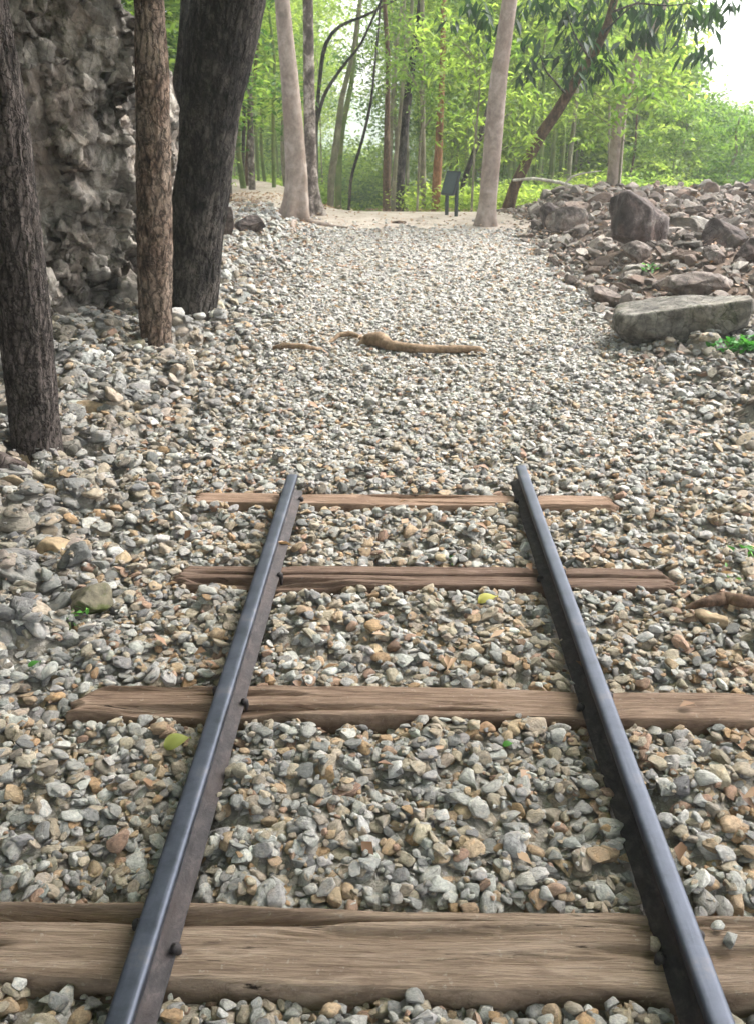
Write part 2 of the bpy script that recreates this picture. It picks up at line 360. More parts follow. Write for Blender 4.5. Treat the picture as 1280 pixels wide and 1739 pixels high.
# ------------------------------------------------------------------ cliff
def build_cliff():
    ctrl = np.array([(-4.6, -3.5), (-4.6, 0), (-4.7, 2.5), (-4.6, 4.4), (-3.75, 5.5), (-2.75, 6.65), (-2.27, 7.5), (-2.2, 8.6), (-2.3, 9.8), (-2.6, 11.2), (-3.6, 12.6), (-5.5, 13.6)])
    tops = np.array([5.0, 5.0, 5.0, 4.8, 4.4, 3.5, 2.9, 2.6, 2.35, 2.0, 1.3, .6])
    s = np.concatenate([[0], np.cumsum(np.linalg.norm(np.diff(ctrl, axis=0), axis=1))])
    # dense where the camera sees it
    su = np.concatenate([np.arange(0, 7.0, .06), np.arange(7.0, s[-1], .013)])
    def sm(v):
        r = np.interp(su, s, v); k = np.ones(31) / 31
        return np.convolve(np.pad(r, 15, 'edge'), k, 'valid')
    px_, py_, tp = sm(ctrl[:, 0]), sm(ctrl[:, 1]), sm(tops)
    tx, ty = np.gradient(px_, su), np.gradient(py_, su); l = np.hypot(tx, ty); nx_, ny_ = ty / l, -tx / l
    w = np.concatenate([np.linspace(0, 1, 280), 1 + np.linspace(.02, 1, 40)])
    U, Wv = np.meshgrid(np.arange(len(su)), w, indexing='ij')
    up = np.minimum(Wv, 1); back = np.maximum(Wv - 1, 0)
    TP = tp[U]; base = gz(px_, py_)[U] - .35
    H = up * (TP - base) + back * .9
    B = .12 * up * TP * .5 + .25 * up ** 4 + back * 4
    P = np.stack([px_[U] - nx_[U] * B, py_[U] - ny_[U] * B, base + H], -1)
    N = np.stack([nx_[U], ny_[U], 0 * B + .25 + back * 2], -1); N /= np.linalg.norm(N, axis=-1, keepdims=True)
    # fractures run down to the right across the face, as in the photograph
    Q0 = P.reshape(-1, 3); sl_ = np.repeat(su, len(w)); Q = np.stack([Q0[:, 0], sl_ * 1.0, Q0[:, 2] * .62 + .62 * sl_], -1)
    Q += .22 * np.stack([fbm(Q * 1.9, 4, 31), fbm(Q * 1.9, 4, 32), fbm(Q * 1.9, 4, 33)], -1)
    d = .13 * fbm(Q * .8, 3, 1) + .025 * fbm(Q * 1.8, 5, 51, ridged=True)
    def facets(Q, cell, amp, slope, seed, st=(1, 1, .7)):
        # nearest jittered-lattice cell, each with its own tilted plane
        q = Q * np.array(st) / cell; i0 = np.floor(q).astype(np.int64)
        bd = np.full(len(q), 1e9); res = np.zeros(len(q)); bd2 = np.full(len(q), 1e9)
        for a in (-1, 0, 1):
            for b_ in (-1, 0, 1):
                for c in (-1, 0, 1):
                    i = i0 + np.array([a, b_, c])
                    h = [_hash(i[:, 0], i[:, 1], i[:, 2], seed + k) for k in range(7)]
                    ctr = i + .5 + .45 * np.stack(h[:3], -1); dq = q - ctr; dd = (dq ** 2).sum(-1)
                    v = amp * h[3] + slope * cell * (dq[:, 0] * h[4] + dq[:, 1] * h[5] + dq[:, 2] * h[6])
                    m = dd < bd
                    bd2 = np.where(m, bd, np.minimum(bd2, dd)); res = np.where(m, v, res); bd = np.where(m, dd, bd)
        crack = np.clip(1 - (np.sqrt(bd2) - np.sqrt(bd)) * 22, 0, 1)
        return res, crack
    r1, c1 = facets(Q, 1.1, .09, .38, 100)
    pit = np.clip(fbm(Q * 2.3, 3, 71) - .30, 0, 1) * .6
    P = P.reshape(-1, 3) + N.reshape(-1, 3) * (d + r1 - c1 * .03 - pit * .7)[:, None]
    def normals(P):
        G = P.reshape(len(su), len(w), 3); a_ = np.gradient(G, axis=0); b_ = np.gradient(G, axis=1)
        n_ = np.cross(b_, a_); n_ /= np.linalg.norm(n_, axis=-1, keepdims=True) + 1e-9
        if (n_ * N).sum(-1).mean() < 0: n_ = -n_
        return n_.reshape(-1, 3)
    Q = P.copy(); Q[:, 2] = P[:, 2] * .6 + .6 * P[:, 1]; Q += .10 * np.stack([fbm(Q * 3, 3, 34), fbm(Q * 3, 3, 35), fbm(Q * 3, 3, 36)], -1)
    r2, c2 = facets(Q, .44, .045, .42, 200); P = P + normals(P) * (r2 - c2 * .016)[:, None]
    Q = P + .04 * np.stack([fbm(P * 8, 2, 37), fbm(P * 8, 2, 38), fbm(P * 8, 2, 39)], -1)
    r3, c3 = facets(Q, .21, .020, .46, 300, (1, 1, 1.4)); P = P + normals(P) * (r3 - c3 * .003 + .008 * fbm(P * 7, 5, 61))[:, None]
    r4, c4 = facets(P + .01 * np.stack([fbm(P * 20, 2, 47), fbm(P * 20, 2, 48), fbm(P * 20, 2, 49)], -1), .075, .005, .38, 400); P = P + normals(P) * (r4 + .004 * fbm(P * 34, 2, 62))[:, None]
    me = mesh_np('cliff', P, grid_faces(len(su), len(w)), M['cliff'], False)
    return tag(link('rock_cliff', me), 'tall fractured grey brown limestone face rising behind the trunks on the left', 'cliff')
build_cliff()

# ------------------------------------------------------------------ trunks
def tube(pts, rad, nseg, nring, disp=0, fscale=(6, 6, 1.2), seed=0, flare=0, fl_h=.25, lobes=5, cap=True, lump=0):
    pts = np.array([tuple(p) for p in pts], float); rad = np.array(rad, float)
    s = np.concatenate([[0], np.cumsum(np.linalg.norm(np.diff(pts, axis=0), axis=1))])
    t = np.linspace(0, 1, nring) ** (1.7 if flare > .3 else 1) * s[-1]
    # cubic-ish smoothing
    C = np.stack([np.interp(t, s, pts[:, k]) for k in range(3)], -1); r = np.interp(t, s, rad)
    k = max(3, nring // (len(pts) * 2) | 1)
    if len(pts) > 2:
        ker = np.hanning(k + 2)[1:-1]; ker /= ker.sum()
        pad = k // 2
        ext = lambda a: np.concatenate([a[0] + (np.arange(-pad, 0))[:, None] * (a[1] - a[0]), a, a[-1] + np.arange(1, pad + 1)[:, None] * (a[-1] - a[-2])])
        E = ext(C); C = np.stack([np.convolve(E[:, j], ker, 'valid') for j in range(3)], -1)
    T = np.gradient(C, axis=0); T /= np.linalg.norm(T, axis=1, keepdims=True)
    ref = np.array([0, 0, 1.0]) if abs(T[:, 2]).mean() < .6 else np.array([0, 1.0, 0])
    A = np.cross(T, ref); A /= np.linalg.norm(A, axis=1, keepdims=True); B = np.cross(T, A)
    th = np.linspace(0, 2 * math.pi, nseg, endpoint=False)
    cs, sn = np.cos(th), np.sin(th)
    D = A[:, None, :] * cs[None, :, None] + B[:, None, :] * sn[None, :, None]
    rr = np.repeat(r[:, None], nseg, 1)
    hgt = C[:, 2] - C[0, 2]
    if flare:
        fl = np.exp(-hgt / fl_h)[:, None]
        rr = rr * (1 + flare * fl * (.75 + .45 * np.cos(lobes * th[None, :] + seed) + .3 * np.cos((lobes - 2) * th[None, :] + 2 * seed)))
    if disp or lump:
        q = np.stack([cs[None, :] * r[:, None] + C[:, :1] * 0, sn[None, :] * r[:, None], t[:, None] + 0 * cs[None, :]], -1)
        rr = rr + disp * fbm(q * np.array(fscale) , 4, seed + 9, ridged=True) + lump * fbm(q * 2.2, 3, seed + 40)
    P = (C[:, None, :] + D * rr[..., None]).reshape(-1, 3)
    return P, grid_faces(nring, nseg, True)
def tube_obj(name, pts, rad, nseg, nring, mat, parent=None, **kw):
    P, f = tube(pts, rad, nseg, nring, **kw); n = len(P)
    # close the ends with a fan built as degenerate-free quads is not needed below ground / above view; cap the tip
    me = mesh_np(name, P, f, mat)
    o = link(name, me, parent)
    if parent is not None: o.location = -parent.location
    return o

def leaf_cloud(name, n, shape, L, Wd, mat, seed, clumps=40, cs=.3, droop=.5, fold=.25):
    """shape(rng,n)->(n,3) clump centres. Each leaf: a folded rhombus of two triangles."""
    g = np.random.default_rng(seed)
    cc = shape(g, clumps); idx = g.integers(0, clumps, n)
    c = cc[idx] + g.normal(0, 1, (n, 3)) * cs * np.array([1, 1, .6])
    a = g.uniform(0, 2 * math.pi, n); dz = g.normal(-droop, .45, n)
    d = np.stack([np.cos(a), np.sin(a), dz], -1); d /= np.linalg.norm(d, axis=1, keepdims=True)
    up = np.stack([g.normal(0, .5, n), g.normal(0, .5, n), np.ones(n)], -1)
    s = np.cross(d, up); s /= np.linalg.norm(s, axis=1, keepdims=True); nn = np.cross(s, d)
    ll = (L * g.uniform(.6, 1.3, n))[:, None]; ww = (Wd * g.uniform(.7, 1.2, n))[:, None]
    v = np.stack([c, c + d * ll * .45 + s * ww * .5 + nn * ww * fold, c + d * ll, c + d * ll * .45 - s * ww * .5 + nn * ww * fold], 1).reshape(-1, 3)
    b = np.arange(n) * 4
    f = np.stack([np.stack([b, b + 1, b + 2], -1), np.stack([b, b + 2, b + 3], -1)], 1).reshape(-1, 3)
    me = mesh_np(name, v, f, mat, False)
    tone = np.clip(g.normal(.5, .22, n) + (g.uniform(-.3, .3, clumps))[idx], 0, 1)
    at_ = me.attributes.new('tone', 'FLOAT', 'FACE')
    if len(me.polygons) == 2 * n: at_.data.foreach_set('value', np.repeat(tone, 2).astype(np.float32))
    return me
def ell(rx, ry, rz, shell=.55):
    def fn(g, n):
        v = g.normal(0, 1, (n, 3)); v /= np.linalg.norm(v, axis=1, keepdims=True)
        return v * (g.uniform(shell ** 3, 1, n) ** (1 / 3))[:, None] * np.array([rx, ry, rz])
    return fn
def plume(r, h):
    def fn(g, n):
        t = g.uniform(.05, 1, n); a = g.uniform(0, 6.283, n); q = r * np.sqrt(g.uniform(.05, 1, n)) * (.45 + .75 * np.sin(t * 2.6))
        return np.stack([q * np.cos(a), q * np.sin(a), t * h], -1)
    return fn
CROWN = {}
for k in range(4):
    CROWN['plume%d' % k] = leaf_cloud('bamboo_foliage', 3300, plume(1.15, 7.5), .14, .026, M['leaf_light'], 500 + k, 95, .24, .55)
    CROWN['broad%d' % k] = leaf_cloud('broad_foliage', 3000, ell(1.7, 1.7, 1.5, .3), .14, .065, M['leaf_mid' if k % 2 else 'leaf_light'], 600 + k, 70, .26, .3)
    CROWN['canopy%d' % k] = leaf_cloud('canopy_foliage', 3600, ell(2.6, 2.6, 1.1, .2), .17, .085, M['leaf_mid'], 700 + k, 70, .36, .3)
for k in range(2): CROWN['large%d' % k] = leaf_cloud('large_leaf_foliage', 1500, ell(1.6, 1.6, 1.7, .3), .24, .11, M['leaf_mid' if k else 'leaf_light'], 650 + k, 60, .24, .5)
CROWN['low'] = leaf_cloud('low_foliage', 1500, ell(.8, .8, .45, .1), .11, .05, M['leaf_light'], 800, 30, .2, .1)

SP = 'bark_thin'
def tree(label, ctrl, mat, group=None, name='tree', d=None, nseg=24, nring=70, top=7.5, crown=None, cs=1.0, coff=(0, 0), disp=.004, fscale=(30, 30, 5), flare=.15, fl_h=.2, lobes=5, seed=0, lump=0, dd=0.0, cz=0, cat='tree', base_drop=.12, limbs=True):
    """ctrl: (px, py, width px) from base upwards, in the photograph; d: distance, by default where the base meets the ground"""
    px, py, w = ctrl[0]
    b = ground(px, py) if d is None else at(px, py, d)
    D = b.y
    g0 = gz1(b.x, b.y)
    pts, rad = [], []
    for k, (qx, qy, qw) in enumerate(ctrl):
        p = at(qx, qy, D + dd * k / max(1, len(ctrl) - 1)); pts.append(p); rad.append(qw * .5 * pxm(p))
    pts[0].z = min(pts[0].z, g0) - base_drop
    t = (pts[-1] - pts[-2]); t = t / max(.01, t.z); t.x *= .7; t.y = .02
    while pts[-1].z < top:
        t.x *= .75
        pts.append(pts[-1] + t * 1.2); rad.append(max(.02, rad[-1] * .84))
    root = empty(name, (b.x, b.y, g0)); tag(root, label, cat, group)
    tube_obj('trunk', pts, rad, nseg, nring, M[mat], root, disp=disp, fscale=fscale, seed=seed, flare=flare, fl_h=fl_h, lobes=lobes, lump=lump)
    if crown:
        tp = pts[-1]
        rr = random.Random(seed + 5)
        P, f = None, None
        for q in range(5 if limbs else 0):
            a = q * 1.257 + rr.random(); s0 = pts[-2].lerp(pts[-1], rr.random() * .8); L = cs * rr.uniform(1.0, 1.7)
            e = s0 + Vector((math.cos(a) * L, math.sin(a) * L, L * rr.uniform(.25, .6))); mid = s0.lerp(e, .5) + Vector((0, 0, .12))
            tube_obj('limb', [s0, mid, e], [rad[-1] * .8, rad[-1] * .5, .008], 7, 9, M[mat], root)
        c = link('crown', CROWN[crown], root, Vector((tp.x + coff[0], tp.y + coff[1], tp.z + cz)) - root.location, (0, 0, rr.random() * 6), (cs, cs, cs))
    return root, pts, rad

# the three big trunks beside the cliff
TREES = []
TREES.append(tree('dark rough trunk nearest the camera, leaning at the far left edge', [(62, 785, 78), (58, 700, 76), (44, 560, 82), (28, 400, 80), (6, 200, 76), (-30, 0, 76)], 'bark_dark', nseg=150, nring=330, disp=.011, fscale=(42, 42, 7), flare=.12, top=5.6, crown='canopy0', cs=1.1, seed=1))
TREES.append(tree('slim reddish brown flaky trunk between the cliff and the thick black trunk', [(266, 592, 46), (264, 540, 50), (264, 450, 56), (262, 330, 56), (260, 200, 54), (258, 100, 54), (254, 0, 50)], 'bark_red', nseg=130, nring=330, disp=.010, fscale=(30, 30, 12), flare=.05, top=6.4, crown='canopy1', cs=1.0, seed=2, lump=.012))
TREES.append(tree('thickest black trunk, leaning right, beside the slim reddish trunk', [(325, 548, 76), (330, 480, 78), (337, 380, 84), (348, 280, 88), (356, 200, 98), (368, 120, 108), (382, 40, 116), (392, -30, 120)], 'bark_char', nseg=190, nring=330, disp=.013, fscale=(26, 26, 7), flare=.06, top=7.0, crown='canopy2', cs=1.4, seed=3, lump=.03))
# dead side stem behind the black trunk (its limb)
r3 = TREES[2][0]
tube_obj('limb', [at(350, 300, 8.3), at(318, 190, 8.5), at(303, 140, 8.6), at(310, 100, 8.6), at(314, 50, 8.6), at(318, -40, 8.7)], [.05, .05, .05, .05, .045, .04], 20, 60, M['bark_char'], r3, disp=.004, fscale=(22, 22, 5), seed=12)
# the pale pair left of the path
t4, p4, _ = tree('pale smooth trunk with flared buttress base at the left side of the path top', [(497, 374, 40), (503, 340, 38), (504, 300, 36), (499, 220, 33), (492, 130, 30), (484, 50, 27), (479, -10, 25)], 'bark_pale', nseg=64, nring=150, disp=.0015, flare=1.0, fl_h=.26, lobes=6, top=8.5, crown='broad1', cs=1.3, seed=4)
tree('mottled grey trunk standing close behind the pale flared trunk', [(531, 366, 26), (529, 330, 22), (527, 250, 20), (525, 150, 19), (524, 60, 18), (523, -10, 17)], 'bark_mottle', nseg=40, nring=110, disp=.002, flare=1.5, fl_h=.26, lobes=5, top=8.0, crown='broad0', cs=1.2, seed=5)
for cps, rad in (([(512, 374), (535, 382), (560, 386), (590, 389)], [.05, .04, .03, .012]), ([(500, 378), (497, 388), (503, 398)], [.05, .035, .01])):
    pp = [ground(*c) + Vector((0, 0, .02)) for c in cps]
    tube_obj('root', pp, rad, 10, 30, M['bark_pale'], t4, disp=.003, fscale=(20, 20, 5))
# right side of the path
tree('pale pinkish trunk at the right side of the path top among the rocks', [(824, 384, 30), (827, 350, 28), (831, 300, 30), (838, 220, 31), (846, 130, 29), (856, 60, 27), (866, -10, 26)], 'bark_pale', nseg=48, nring=130, disp=.002, flare=.7, fl_h=.2, lobes=5, top=7.5, crown='canopy3', cs=.9, seed=6)
t7, p7, r7 = tree('dark brown trunk leaning strongly right over the rocks', [(858, 352, 22), (872, 318, 18), (893, 275, 18), (920, 225, 19), (945, 190, 18), (975, 140, 17), (1005, 95, 17), (1030, 45, 14), (1045, -10, 12)], 'bark_brown', nseg=40, nring=120, disp=.004, flare=.1, top=4.6, seed=7, dd=-1.2)
tree('pale trunk forking beside the big boulder at the right', [(1035, 372, 28), (1040, 320, 24), (1046, 250, 23), (1053, 190, 20), (1070, 130, 15), (1090, 80, 12), (1115, 40, 11)], 'bark_pale', d=16.0, nseg=40, nring=100, disp=.002, flare=.15, top=5.2, seed=8)
# middle cluster beyond the crest
mid = [
 ('grey brown trunk left of the black middle trunk', [(656, 362, 14), (656, 300, 13), (657, 200, 9), (659, 100, 8), (652, 0, 7)], 'bark_brown', 17.5),
 ('thin pale stem twisting up the black middle trunk', [(662, 362, 8), (670, 290, 7), (680, 180, 6), (688, 100, 6), (700, 0, 6)], 'bark_thin', 16.8),
 ('black trunk in the middle of the path end, leaning right', [(671, 362, 22), (676, 300, 22), (683, 220, 20), (692, 160, 15), (702, 90, 11), (712, 20, 10)], 'bark_char', 17.2),
 ('thin tan straight stem just right of the black middle trunk', [(719, 371, 11), (718, 300, 9), (717, 200, 8), (717, 100, 8), (716, 10, 7)], 'bark_thin', 17.0),
 ('orange brown trunk just left of the dark sign', [(736, 371, 14), (740, 320, 15), (744, 260, 14), (746, 210, 12), (750, 130, 9), (752, 30, 8)], 'bark_orange', 16.6),
 ('black leaning stem behind the dark sign', [(768, 350, 8), (785, 310, 8), (803, 262, 9), (815, 230, 10), (830, 180, 9), (850, 100, 7)], 'bark_char', 18.0),
 ('grey trunk furthest left of the distant trunks', [(388, 350, 10), (389, 300, 10), (391, 220, 9), (394, 120, 8)], 'bark_dark', 17.0),
 ('slender grey stem beside the black thick trunk', [(411, 341, 6), (413, 290, 6), (415, 200, 6), (417, 60, 5)], 'bark_dark', 20.0),
 ('pale grey trunk left of the pale flared trunk', [(429, 345, 13), (428, 300, 12), (426, 220, 10), (424, 120, 9), (424, 0, 8)], 'bark_mottle', 19.0),
 ('dark thin stem beside the pale grey trunk', [(420, 338, 7), (420, 280, 8), (426, 200, 7), (438, 80, 6), (444, 0, 6)], 'bark_brown', 20.5),
 ('green grey trunk behind the gap right of the pale pair', [(556, 350, 10), (563, 300, 12), (572, 240, 12), (580, 170, 9), (600, 90, 7)], 'bark_thin', 22.0),
 ('thick greenish trunk standing in the far gap', [(572, 352, 11), (575, 280, 12), (580, 220, 11), (596, 150, 8)], 'culm', 24.0),
 ('thin dark stem curving right in the far gap', [(583, 348, 5), (596, 300, 5), (612, 250, 5), (625, 200, 5), (632, 160, 4)], 'bark_char', 20.0),
 ('dark crooked sapling curving above the far gap', [(536, 350, 6), (537, 200, 6), (548, 90, 7), (556, 62, 6), (580, 40, 5), (620, 28, 4)], 'bark_char', 19.0),
 ('dark arching sapling bending right above the far gap', [(533, 350, 5), (536, 215, 6), (550, 160, 6), (580, 115, 5), (612, 78, 4)], 'bark_char', 18.6),
 ('tall grey pole trunk behind the middle cluster', [(690, 360, 6), (692, 280, 5), (690, 180, 5), (686, 20, 5)], 'bark_thin', 20.0),
 ('thin straight stem behind the forking pale trunk', [(1031, 360, 4), (1033, 280, 4), (1034, 190, 4), (1034, 120, 3)], 'bark_thin', 20.0),
 ('slim dark stem right of the forking pale trunk', [(1063, 350, 4), (1070, 300, 4), (1078, 250, 4), (1080, 200, 3)], 'bark_brown', 21.0),
]
for k, (lb, c, m, d) in enumerate(mid):
    tree(lb, c, m, d=d, nseg=16, nring=50, disp=.002, flare=.1, top=5.0 if k < 16 else 2.6, crown=('plume%d' % (k % 4) if k % 3 == 0 and k < 12 else None), cs=.8, cz=-2.2, seed=20 + k, base_drop=1.4, limbs=False)

# ------------------------------------------------------------------ forest behind
def trunk_proto(k):
    g = random.Random(90 + k); x = y = 0; pts = []; rad = []
    for i in range(8):
        pts.append((x, y, i * 1.25 - .3)); rad.append(.045 * (1 - i / 9)); x += g.uniform(-.09, .12); y += g.uniform(-.1, .1)
    P, f = tube([Vector(p) for p in pts], rad, 8, 26, disp=.002, fscale=(20, 20, 3), seed=k)
    return mesh_np('forest_stem', P, f, M['culm' if k % 3 else 'bark_thin'])
PROTO = [trunk_proto(k) for k in range(6)]
def skyline(px):
    return float(np.interp(px, [0, 1030, 1090, 1130, 1190, 1240, 1290, 1500], [-300, -300, 60, 165, 165, 190, 205, 150]))
fr = random.Random(4)
nf = 0
def forest_tree(px, d, kind, ztop=None):
    global nf
    p = at(px, 300, d); x, y = p.x, p.y; g = gz1(x, y)
    zt = at(px, skyline(px), d).z
    h = min(zt, 7.6) - g
    if h < 1.0: return
    s = h / 9.0
    thick = fr.uniform(.7, 1.5)
    r = empty('bamboo' if kind == 'p' else 'tree', (x, y, g), fr.random() * 6.28)
    zone = ('behind the rock cliff' if px < 385 else 'between the black trunk and the pale flared trunk' if px < 490 else 'between the mottled trunk and the black middle trunk' if px < 670
            else 'between the black middle trunk and the dark sign' if px < 765 else 'behind the pale pinkish trunk' if px < 870 else 'behind the leaning brown trunk' if px < 1035
            else 'right of the forking pale trunk' if px < 1190 else 'at the right edge of the wood')
    look = ('stout' if thick > 1.1 else 'thin') + (' near' if d < 29 else ' far off')
    if kind == 'p': tag(r, look + ' light green bamboo ' + zone, 'bamboo', 'bamboos ' + zone)
    else: tag(r, look + ' leafy forest tree ' + zone, 'tree', 'leafy trees ' + zone)
    k = fr.randrange(6)
    link('culm' if kind == 'p' else 'trunk', PROTO[k], r, (0, 0, 0), (0, 0, 0), (thick, thick, s))
    if kind == 'p':
        w = fr.uniform(.75, 1.2)
        link('crown', CROWN['plume%d' % fr.randrange(4)], r, (0, 0, h * fr.uniform(.08, .3)), (R(fr.uniform(-7, 7)), R(fr.uniform(-7, 7)), fr.random() * 6), (w, w, h / 8.3 * .9))
    else:
        c = fr.uniform(.85, 1.25) * min(1, s * 1.6)
        ch = h - 1.6 * c * .9
        cn = 'large%d' % fr.randrange(2) if (px > 1030 and d < 29) else 'broad%d' % fr.randrange(4)
        link('crown', CROWN[cn], r, (0, 0, ch), (0, 0, fr.random() * 6), (c, c, c * 1.0))
        link('crown', CROWN[cn], r, (fr.uniform(-.5, .5), fr.uniform(-.5, .5), max(.3, ch - 2.1 * c)), (0, 0, fr.random() * 6), (c * 1.1, c * 1.1, c))
    nf += 1
for k in range(54):
    px = 385 + (k * .618034 % 1) * 640; d = fr.uniform(19, 40)
    if 548 < px < 655: continue
    forest_tree(px, d, 'p')
for k in range(30):
    px = 380 + (k * .618034 % 1) * 660; d = fr.uniform(24, 48)
    if 520 < px < 690: continue
    forest_tree(px, d, 'b')
for k in range(30):
    px = 1035 + (k * .618034 % 1) * 330; forest_tree(px, fr.uniform(21, 38), 'b')
for k in range(10):
    px = 860 + (k * .618034 % 1) * 200; forest_tree(px, fr.uniform(20, 30), 'p')

for px, d in ((150, 19), (215, 16.5), (250, 20), (290, 18), (320, 22), (345, 18.5), (365, 25)): forest_tree(px, d, 'b')
for k, (cx, cy, cz_, s_) in enumerate(((-1.0, -2.0, 4.2, 1.3), (1.6, -.8, 4.6, 1.2), (-2.6, 1.0, 4.4, 1.2), (.6, 1.6, 5.2, 1.1), (3.6, 2.6, 5.0, 1.2), (-1.2, 4.2, 5.4, 1.1))):  # unseen trees, added so that their crowns darken the near track
    r = empty('tree', (cx * 1.9 - .4, -3.4 if cy < 1 else cy, 0) if k < 2 else ((-5.2 if cx < 1 else 5.6), cy, 0)); r.location.z = gz1(r.location.x, r.location.y)
    tag(r, 'unseen tall tree added for shade ' + ('behind the camera left of the track', 'behind the camera right of the track', 'by the cliff level with the nearest sleeper', 'on the right bank level with the second sleeper', 'on the right bank level with the rail ends', 'by the cliff level with the rail ends')[k], 'tree', 'unseen trees added to shade the near track')
    e = Vector((cx, cy, cz_)) - r.location
    tube_obj('trunk', [r.location + Vector((0, 0, -.2)), r.location + Vector((0, 0, 2.5)), r.location + Vector((e.x * .2, e.y * .2, 4)), r.location + e], [.14, .12, .09, .04], 14, 40, M['bark_brown'], r)
    link('crown', CROWN['canopy%d' % (k % 4)], r, e, (0, 0, k), (s_, s_, s_))
# geometry nodes instancing for stuff nobody could count
def instancer(name, pts, rot, scl, idx, protos, tint=None, parent=None):
    me = bpy.data.meshes.new(name); n = len(pts)
    me.vertices.add(n); me.vertices.foreach_set('co', np.asarray(pts, np.float32).ravel())
    for nm, ty, a, k in (('rot', 'FLOAT_VECTOR', rot, 'vector'), ('scl', 'FLOAT_VECTOR', scl, 'vector'), ('tint', 'FLOAT_VECTOR', tint, 'vector')):
        if a is not None: me.attributes.new(nm, ty, 'POINT').data.foreach_set(k, np.asarray(a, np.float32).ravel())
    me.attributes.new('idx', 'INT', 'POINT').data.foreach_set('value', np.asarray(idx, np.int32))
    o = link(name, me, parent)
    c = bpy.data.collections.new(name + '_shapes')
    for i, pm in enumerate(protos): c.objects.link(bpy.data.objects.new('%s_shape_%02d' % (name, i), pm))
    ng = bpy.data.node_groups.new(name + '_scatter', 'GeometryNodeTree')
    ng.interface.new_socket('Geometry', in_out='INPUT', socket_type='NodeSocketGeometry')
    ng.interface.new_socket('Geometry', in_out='OUTPUT', socket_type='NodeSocketGeometry')
    N = ng.nodes; gi = N.new('NodeGroupInput'); go = N.new('NodeGroupOutput'); iop = N.new('GeometryNodeInstanceOnPoints')
    ci = N.new('GeometryNodeCollectionInfo'); ci.inputs['Collection'].default_value = c; ci.inputs['Separate Children'].default_value = True
    iop.inputs['Pick Instance'].default_value = True
    def na(nm, ty):
        q = N.new('GeometryNodeInputNamedAttribute'); q.data_type = ty; q.inputs['Name'].default_value = nm; return q.outputs['Attribute']
    L = ng.links; L.new(gi.outputs[0], iop.inputs['Points']); L.new(ci.outputs[0], iop.inputs['Instance'])
    L.new(na('idx', 'INT'), iop.inputs['Instance Index']); L.new(na('rot', 'FLOAT_VECTOR'), iop.inputs['Rotation']); L.new(na('scl', 'FLOAT_VECTOR'), iop.inputs['Scale'])
    L.new(iop.outputs[0], go.inputs[0])
    md = o.modifiers.new('scatter', 'NODES'); md.node_group = ng
    return o
# far wood: one mass of foliage beyond the single trees
n = 300; pts = []
for k in range(n):
    px = 360 + random.random() * 1000; d = random.uniform(42, 75)
    zmax = at(px, skyline(px), d).z
    p = at(px, 300, d); g = gz1(p.x, p.y); z = random.uniform(g, max(g + .5, min(zmax - 2.2, 11)))
    if 520 < px < 680 and z > -1: z = random.uniform(g, -1)
    if px < 1030 and random.random() < .25: continue
    pts.append((p.x, p.y, z))
n = len(pts); q = rng.uniform(1.3, 1.9, n)
tag(instancer('far_wood', pts, np.stack([q * 0, q * 0, rng.uniform(0, 6, n)], -1), np.stack([q, q, q], -1), rng.integers(0, 4, n), [CROWN['broad%d' % k] for k in range(4)]),
    'hazy light green mass of distant foliage closing the view', 'woodland', kind='stuff')
n = 330; pts = []
for k in range(n):
    d = random.uniform(15.8, 34); px = random.uniform(380, 1380)
    p = at(px, 300, d)
    if px > 880 and (d < 19 or random.random() < .45): continue
    if px < 700 and d < 24 + (700 - px) * .01: continue
    if px < 900 and d < 16.6: continue
    pts.append((p.x, p.y, gz1(p.x, p.y) + .2))
n = len(pts); q = rng.uniform(.6, 1.3, n)
tag(instancer('undergrowth', pts, np.stack([q * 0, q * 0, rng.uniform(0, 6, n)], -1), np.stack([q, q, q], -1), 0 * q, [CROWN['low']]),
    'low light green undergrowth on the slope beyond the path', 'undergrowth', kind='stuff')

# drooping dark crown of the leaning tree (upper right), with branches inside the picture
def sprays(parent, name, spots, L, Wd, mat, n, seed, d, spread=.22, droop=1.6):
    C = np.array([tuple(at(px, py, d + random.uniform(-.5, .5))) for px, py in spots])
    def fn(g, k): return C[g.integers(0, len(C), k)] + g.normal(0, spread, (k, 3)) * np.array([1, 1, .7])
    me = leaf_cloud(name, n, fn, L, Wd, M[mat], seed, n // 8, .09, droop)
    o = link(name, me, parent); o.location = -parent.location
    return o
spots = [(740, -5), (780, 8), (810, 5), (880, 5), (950, 0), (1010, 5), (1160, 5), (830, 20), (835, 55), (860, 10), (925, 20), (985, 40), (975, 70), (960, 85), (930, 100), (1000, 20), (1020, 60), (1090, 40), (1100, 15), (1060, 15), (1140, 60), (1165, 60), (1150, 40), (1130, 20), (1180, 10), (1110, 30), (1030, 85), (950, 120), (915, 120), (990, 95), (1070, 45), (1190, 20)]
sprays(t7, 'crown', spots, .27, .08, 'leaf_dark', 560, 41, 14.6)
sprays(t7, 'crown', [(900, 60), (1000, 130), (1090, 150), (1060, 130), (1100, 130), (900, 110), (870, 150), (880, 90), (1010, 110), (1080, 110), (960, 10), (1060, 170), (1110, 165)], .20, .07, 'leaf_mid', 330, 42, 14.8, .3, .5)
for a_ in ([(1040, 20), (1080, 5), (1130, 10), (1180, 5)], [(1000, 100), (975, 60), (960, 20)], [(1025, 55), (1060, 20), (1100, -10)], [(960, 160), (925, 120), (915, 90)], [(1048, 0), (1000, -30), (900, -25), (835, 0)]):
    tube_obj('limb', [at(x, y, 13.3) for x, y in a_], np.linspace(.016, .005, len(a_)), 8, 24, M['bark_char'], t7)
